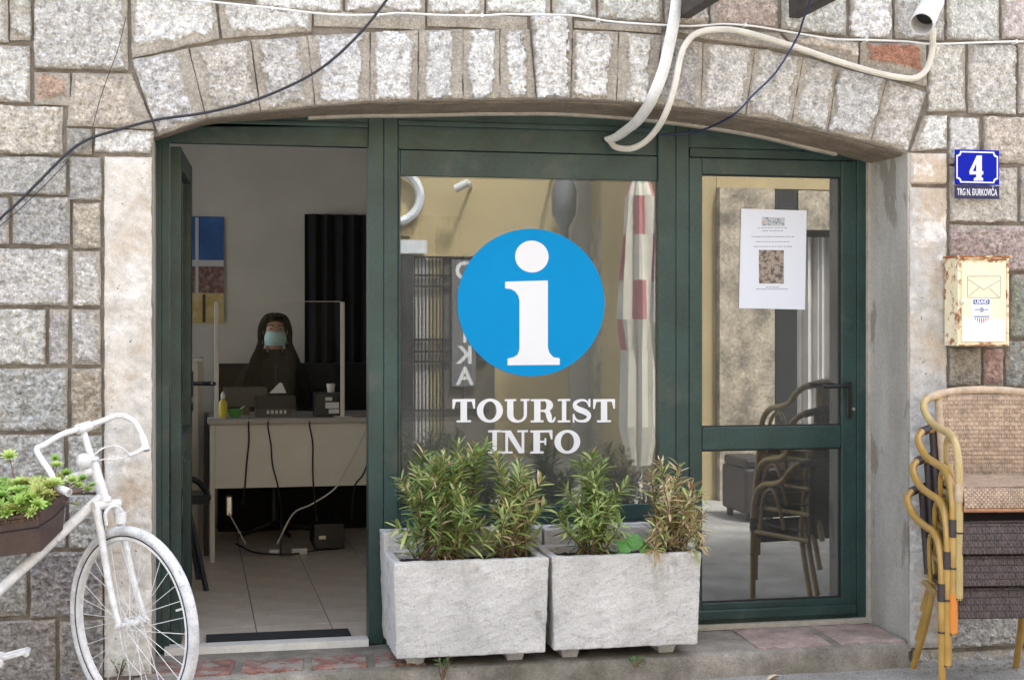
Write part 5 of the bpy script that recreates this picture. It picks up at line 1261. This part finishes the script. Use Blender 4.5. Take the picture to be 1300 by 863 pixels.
# frame tubes going left
rear = -dv*.35 + Vector((-.78,.02,0)); rear.normalize()
dt0 = hb+hd*.025; dte = at(0,748,-.52); dd_ = dte - dt0; bb_ = dt0 + dd_*1.72
MB().tube([dt0, bb_],.0185,14).build('down_tube', M['whitepaint'], bk, True)
tt0 = hb+hd*.12; MB().tube([tt0, bb_+Vector((-.12,.02,.46))],.0150,14).build('top_tube', M['whitepaint'], bk, True)
MB().tube([bb_, bb_+Vector((-.15,.025,.55))],.0165,14).build('seat_tube', M['whitepaint'], bk, True)
MB().lathe([(.022,-.035),(.022,.035)], bb_, (0.1,1,0), 16).build('bottom_bracket', M['whitepaint'], bk, True)
pe = at(14,833,-.46); MB().tube([bb_+Vector((0,-.05,0)), Vector((bb_.x+.02,-.40,bb_.z-.0)), Vector((pe.x-.03,-.42,pe.z))],.010,8).build('crank', M['whitepaint'], bk, True)
pd = empty('pedal', (0,0,0)); pd.parent = bk; pd.matrix_parent_inverse = Matrix.Translation(-bk.location)
q0 = at(-6,838,-.46); q1 = at(34,827,-.43)
MB().tube([q0,q1],.008,8).build('spindle', M['whitepaint'], pd, True)
for off in (-.028,.028):
    e_ = Vector((0,off*.9,.0)); q = MB().tube([q0+e_+Vector((0,0,.004)),q1+e_+Vector((0,0,.004))],.009,6); q.build('pedal_cage', M['whitepaint'], pd)
MB().lathe([(.017,-.006),(.017,.006)], q0+Vector((.015,-.04,0)), (0,1,0), 16).build('pedal_cap', M['whitepaint'], pd, True)
MB().tube([q1+Vector((0,-.03,0)),q1+Vector((0,.03,0))],.012,6).build('pedal_end', M['whitepaint'], pd)
# thin fender stay
MB().tube(spline([FP(-.05,.03,-.16),BP(.06,-.17,.02),BP(.06,-.13,-.13),BP(.05,-.02,-.2)],6),.002,5).build('stay', M['whitepaint'], bk, True)

o = MB().box(-4, -.06, -1.3, .02, -.05, C0.z-RW-.001).build('pavement', M['step']); struct(o); bevel(o, .01)
# ------------------------------------------------------------------ brown flower box with succulents
fb = empty('flower_box', at(20,700,-.55), 'dark brown plastic flower box full of green succulents beside the bicycle handlebar', 'planter')
M['brownplastic'] = worn('brown_plastic', (.062,.036,.030), .5, .25, 14, .08, 90)
A_ = at(47,652,-.62); Bk = at(84,627,-.44); Al = at(-130,676,-.60); Bl = at(-120,648,-.42)
A2 = at(52,700,-.60); B2 = at(80,672,-.45); Al2 = at(-118,722,-.58); Bl2 = at(-112,690,-.43)
q = MB(); lip = .006
q.add([Al2,A2,B2,Bl2,Al,A_,Bk,Bl], [(0,3,2,1),(0,1,5,4),(1,2,6,5),(2,3,7,6),(3,0,4,7)])
o = q.build('trough', M['brownplastic'], fb); sm = o.modifiers.new('s','SOLIDIFY'); sm.thickness = .006; sm.offset = -1; bevel(o,.006,3)
rim = [Al,A_,Bk,Bl,Al]; q = MB()
q.tube([Al,A_],.011,6); q.tube([A_,Bk],.011,6); q.tube([Bk,Bl],.011,6); q.tube([Bl,Al],.011,6); q.build('rim', M['brownplastic'], fb, True)
def lerp4(u,v,z): return (Al.lerp(A_,u)).lerp(Bl.lerp(Bk,u),v) + Vector((0,0,z))
MB().add([lerp4(0,0,-.02),lerp4(1,0,-.02),lerp4(1,1,-.02),lerp4(0,1,-.02)],[(0,1,2,3)]).build('soil', M['soil'], fb)
# groove lines on front
q = MB(); q.tube([Al.lerp(Al2,.42)+Vector((0,-.004,0)), A_.lerp(A2,.35)+Vector((0,-.005,0)), A_.lerp(A2,.38).lerp(Bk.lerp(B2,.38),.5)+Vector((.005,0,0)), Bk.lerp(B2,.3)+Vector((.005,0,0))],.0022,5); q.build('moulding_line', M['blackcable'], fb)
random.seed(5)
sc = empty('succulent_plant', lerp4(.5,.5,0), 'yellow green rosette succulents overflowing the brown flower box', 'plant')
ros = []
SG = [(.30,.48,.10),(.38,.54,.13),(.24,.40,.08),(.46,.58,.18),(.42,.45,.14)]
for k in range(5):
    V = []; Fc = []
    for ring in range(4):
        nl = 9-ring; 
        for j in range(nl):
            a = 2*PI*j/nl + ring*.4; L = 1-.2*ring; el = .25+.32*ring
            vs, fs = leaf_geo(L,.36,-.15,.3,4); mt = Matrix.Rotation(a,4,'Z') @ Matrix.Rotation(el,4,'X')
            n0 = len(V); V += [tuple(mt@Vector(v)) for v in vs]; Fc += [tuple(n0+i for i in f) for f in fs]
    me = bpy.data.meshes.new('rosette'); me.from_pydata(V,[],Fc); me.update(); me.materials.append(M['leaf']); tint(me, SG[k]); me.polygons.foreach_set('use_smooth',[True]*len(me.polygons)); ros.append(me)
inv = Matrix.Translation(-sc.location); q = MB()
for k in range(210):
    u, v = random.uniform(.02,1.0), random.uniform(-.15,1.05)
    if u < .55 and k%3: u = random.uniform(.5,1)
    h = random.uniform(.015,.085)*(1.0-.5*abs(v-.5)); base_ = lerp4(u,min(1,max(0,v)),-.02); tipp = lerp4(u+random.uniform(-.04,.04), v, h)
    q.tube([base_, tipp],.0025,5)
    o = bpy.data.objects.new('rosette', random.choice(ros)); COL.objects.link(o); o.parent = sc; o.matrix_parent_inverse = inv
    s_ = random.uniform(.026,.042); o.matrix_basis = Matrix.Translation(tipp) @ Matrix.Rotation(random.uniform(-.7,.5),4,'Y') @ Matrix.Rotation(random.uniform(.1,.9),4,'X') @ Matrix.Rotation(random.uniform(0,6),4,'Z') @ Matrix.Scale(s_,4)
for (px,py,y,s_) in ((12,580,-.5,.035),(72,592,-.46,.03),(84,602,-.44,.028),(92,610,-.46,.028),(100,617,-.46,.026),(112,622,-.46,.024),(105,608,-.44,.024),(96,640,-.46,.012),(70,582,-.42,.02),(118,616,-.45,.018),(60,628,-.6,.03),(40,632,-.62,.03),(20,640,-.62,.032),(2,630,-.6,.034),(52,645,-.62,.024),(8,655,-.63,.028)):
    t_p = at(px,py,y); q.tube(spline([lerp4(.94 if px > 60 else px/60*.25+.72,.6,-.02), lerp4(.96 if px > 60 else px/60*.25+.72,.55,.02), t_p],4),.0022,5)
    o = bpy.data.objects.new('rosette', random.choice(ros)); COL.objects.link(o); o.parent = sc; o.matrix_parent_inverse = inv
    o.matrix_basis = Matrix.Translation(t_p) @ Matrix.Rotation(random.uniform(.2,.8),4,'X') @ Matrix.Scale(s_,4)
q.build('stem', M['twig'], sc, True)

# ------------------------------------------------------------------ THE OTHER SIDE OF THE STREET (seen in the glass)
YO = -9.2
M['ochre'] = worn('ochre_render', (.44,.35,.19), .9, .15, 1.2, .1, 60); M['beige'] = worn('beige_render', (.44,.40,.34), .9, .12, 1.2, .1, 60); M['rubble'] = worn('rubble_stone', (.44,.38,.29), .9, .6, 7, .8, 40)
M['curtainw'] = worn('white_drape', (.62,.60,.58), .8, .12, 5, .1); M['redcloth'] = mat('red_cloth', (.46,.17,.18), .8); M['creamcloth'] = worn('cream_cloth', (.66,.62,.54), .8, .1, 6, .1)
def mx(px): return mir(px, 410, YO).x
def mz(px, py, y=YO): return mir(px, py, y).z
ob = empty('town_house', (mx(600), YO-1, 0), 'ochre rendered house across the street mirrored in the shop window', 'building')
HT = 5.6
MB().box(mx(509)-6, mx(722), YO-4, YO, 0, HT).build('wall', M['ochre'], ob)
ob2 = empty('beige_house', (mx(800), YO-1, 0), 'beige rendered house across the street behind the closed parasol', 'building')
MB().box(mx(722)+.005, mx(960), YO-4, YO+.12, 0, HT+.4).build('wall', M['beige'], ob2)
Y3 = -5.0
def mx3(px): return mir(px, 410, Y3).x
ob3 = empty('stone_house', (mx3(960), Y3-1, 0), 'rubble stone shop across the street mirrored in the right door', 'building')
MB().box(mx3(886)+.005, mx3(908), Y3-3, Y3+.02, 0, 4.1).build('corner_strip', M['ochre'], ob3); MB().box(mx3(908)+.005, mx3(978), Y3-4, Y3+.10, 0, mz(940,240,Y3)).build('wall', M['rubble'], ob3)
MB().box(mx3(908)+.005, mx3(978)+6, Y3-4, Y3+.02, mz(940,240,Y3)+.005, 4.1).build('upper_wall', M['ochre'], ob3)
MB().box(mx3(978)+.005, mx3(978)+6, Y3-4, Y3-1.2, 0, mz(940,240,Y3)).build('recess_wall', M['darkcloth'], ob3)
MB().box(mx3(982), mx3(1009), Y3-.1, Y3+.05, 0, mz(940,240,Y3)-.005).build('dark_post', M['black'], ob3)
MB().box(mx3(1012), mx3(1012)+2.6, Y3-.02, Y3+.03, mz(1040,292,Y3), mz(940,240,Y3)-.005).build('sign_board', M['rubble'], ob3)
vs = []; x_a, x_b = mx3(1013), mx3(1013)+2.0
for k in range(121):
    x = x_a+(x_b-x_a)*k/120; y = Y3-.15+.05*math.sin(k*.9)+.03*math.sin(k*2.3+1); vs += [(x,y,.25),(x,y,mz(1040,300,Y3))]
MB().add(vs,[(2*k,2*k+2,2*k+3,2*k+1) for k in range(120)]).build('drape', M['curtainw'], ob3, True)
# gate with lettering board, on the ochre house
gt = empty('iron_gate', (mx(560), YO, 0), 'dark iron gate with vertical bars on the house across the street', 'gate')
gz1, gz0 = mz(560,326), .05
MB().box(mx(524), mx(545), YO+.002, YO+.03, gz0, gz1).build('pale_backing', M['curtainw'], gt); 
MB().box(mx(545)+.002, mx(561), YO+.002, YO+.03, gz0, gz1).build('yellow_backing', M['ochre'], gt); MB().box(mx(509)-.2, mx(523), YO+.002, YO+.12, gz0, gz1+.02).build('gate_pillar', M['black'], gt)
for k in range(9):
    x = mx(525+k*4.6); MB().tube([(x,YO+.07,gz0),(x,YO+.07,gz1)],.008,6).build('bar', M['blackmetal'], gt)
for py in (327,350,364,431,446,459,520): z = mz(560,py); MB().box(mx(523),mx(618),YO+.05,YO+.08,z-.012,z+.012).build('rail', M['blackmetal'], gt)
MB().box(mx(561)+.002, mx(627), YO+.002, YO+.045, gz0, gz1).build('door_panel', worn('taupe_door',(.10,.085,.07),.5,.2,4,0), gt)
lbd = empty('letter_board', (mx(590),YO+.1,1), 'vertical grey board with pale letters reading OPTIKA across the street', 'sign')
MB().box(mx(572), mx(602), YO+.082, YO+.10, mz(590,490), mz(590,330)).build('board', M['stkgrey'] if False else worn('grey_board',(.14,.14,.15),.4,.1,4,0), lbd)
for k, ch in enumerate('OPTIKA'):
    t = txt('letter', ch, .27, (mx(588),YO+.103,mz(588,345+26.6*k)), M['white'], lbd, rot=(PI/2,0,PI), bold=.006)
MB().box(mx(509)-.5, mx(541), YO+.05, YO+.07, gz1+.03, mz(520,305)).build('box_panel', M['pwhite'], ob)
q = MB().box(mx(509)-.3, mx(521), YO+.002, YO+.03, mz(515,300), mz(515,275)); q.build('shutter', M['ochre'], ob)
q = at(575,240,0); cz = mir(578,240,YO+.25)
scm = empty('security_camera', cz, 'small white security camera on the ochre house across the street', 'camera')
MB().tube([cz, cz+Vector((.14,.05,.07))],.045,10).build('body', M['whitepaint'], scm, True); MB().tube([cz+Vector((.14,.05,.07)),cz+Vector((.22,-.25,.05))],.02,8).build('arm', M['whitepaint'], scm, True)
dsh = mir(500,250,YO+.02); tag(MB().tube([dsh+Vector((.28*math.cos(2*PI*k/24),.06,.28*math.sin(2*PI*k/24))) for k in range(25)],.05,8).build('round_duct', M['pwhite'], None, True),'round pale duct ring on the ochre house across the street','duct')
# wall lantern + white wire
la = mir(716,232,YO+.4); ln = empty('hanging_lantern', la, 'grey hanging lantern mirrored at the top of the shop window', 'lantern')
q0 = mir(716,215,YO+.4); q1 = mir(714,330,YO+.4); hh = q0.z-q1.z
MB().lathe([(.05,0),(.14,hh*.25),(.13,hh*.5),(.05,hh*.65),(.03,hh)], q0, (0,0,-1), 14).build('shade', M['duct'] if 'duct' in M else worn('grey_metal',(.16,.17,.19),.5,.2,8,0), ln, True)
MB().tube([q0, (q0.x,YO,q0.z+.1)],.02,8).build('arm', M['blackmetal'], ln, True)
tag(MB().tube(spline([mir(727,215,YO+.3),mir(733,262,YO+.3),mir(724,305,YO+.3),mir(724,380,YO+.3)],6),.015,6).build('hanging_wire', M['pwhite'], None, True),'pale wire hanging beside the grey lantern across the street','wire')
# closed parasol in the street
def parasol(px, pytop, pybot, pyend, yr, wpx, label):
    p0 = mir(px, pytop, yr); root = empty('closed_parasol', (p0.x, yr, 0), label, 'parasol', 'closed parasols in the street')
    zt2 = p0.z; zb2 = mz(px, pybot, yr); r_ = (mir(px+wpx/2,410,yr).x - mir(px-wpx/2,410,yr).x)/2
    MB().lathe([(.16,0),(.22,.02),(.22,.07),(.04,.10)], (p0.x,yr,.0), sides=20).build('base', M['concrete'], root, True)
    MB().tube([(p0.x,yr,.08),(p0.x,yr,zt2+.05)],.022,10).build('pole', M['creamcloth'], root, True)
    zs = [zt2, zt2-.3, zt2-.6, zt2-.95, zt2-1.25, (zb2+zt2)/2-.3, zb2+.3, zb2]; rs = [.05,.7,.82,.95,1.0,.8,.9,.55]
    for bi in range(len(zs)-1):
        vs = []; n = 40
        for kk in (0,1):
            for j in range(n):
                a = 2*PI*j/n; rr = r_*rs[bi+kk]*(1+.22*math.sin(a*7+(bi+kk)*.5)+.08*math.sin(a*15)); vs.append((p0.x+rr*math.cos(a), yr+rr*math.sin(a), zs[bi+kk]-(0 if kk==0 else 0)))
        m_ = MB().add(vs,[(j,(j+1)%n,n+(j+1)%n,n+j) for j in range(n)]); cp_ = m_.build('cloth_panel', M['creamcloth'], root, True)
        if bi < 5:
            cp_.data.materials.append(M['redcloth'])
            for p_ in cp_.data.polygons: p_.material_index = 1 if ((p_.index+bi*3)//6 + bi) % 3 == 0 else 0
    return root
parasol(812, 200, 590, 640, -4.2, 44, 'closed red and cream striped parasol in the street near the window')
parasol(842, 190, 480, 640, -3.4, 26, 'second closed striped parasol in the street right of the first')
# dark seat blocks in the street
for (pa, pb, pt, yr, lb) in ((946,988,630,-3.6,'dark rattan seat cube in the street mirrored low in the door'),(1000,1062,640,-4.6,'dark rattan bench in the street mirrored low in the door')):
    xa_, xb_ = mir(pa,650,yr).x, mir(pb,650,yr).x; se = empty('rattan_seat', ((xa_+xb_)/2, yr, 0), lb, 'seat')
    part(MB().box(xa_,xb_,yr-.5,yr,.06,.40),'base','dwrap',se,.02); part(MB().box(xa_+.01,xb_-.01,yr-.49,yr-.01,.401,.47),'cushion','black',se,.02)
    for xx_ in (xa_+.05, xb_-.05):
        for yy_ in (yr-.45, yr-.05): part(MB().box(xx_-.02,xx_+.02,yy_-.02,yy_+.02,0,.06),'leg','black',se,0)
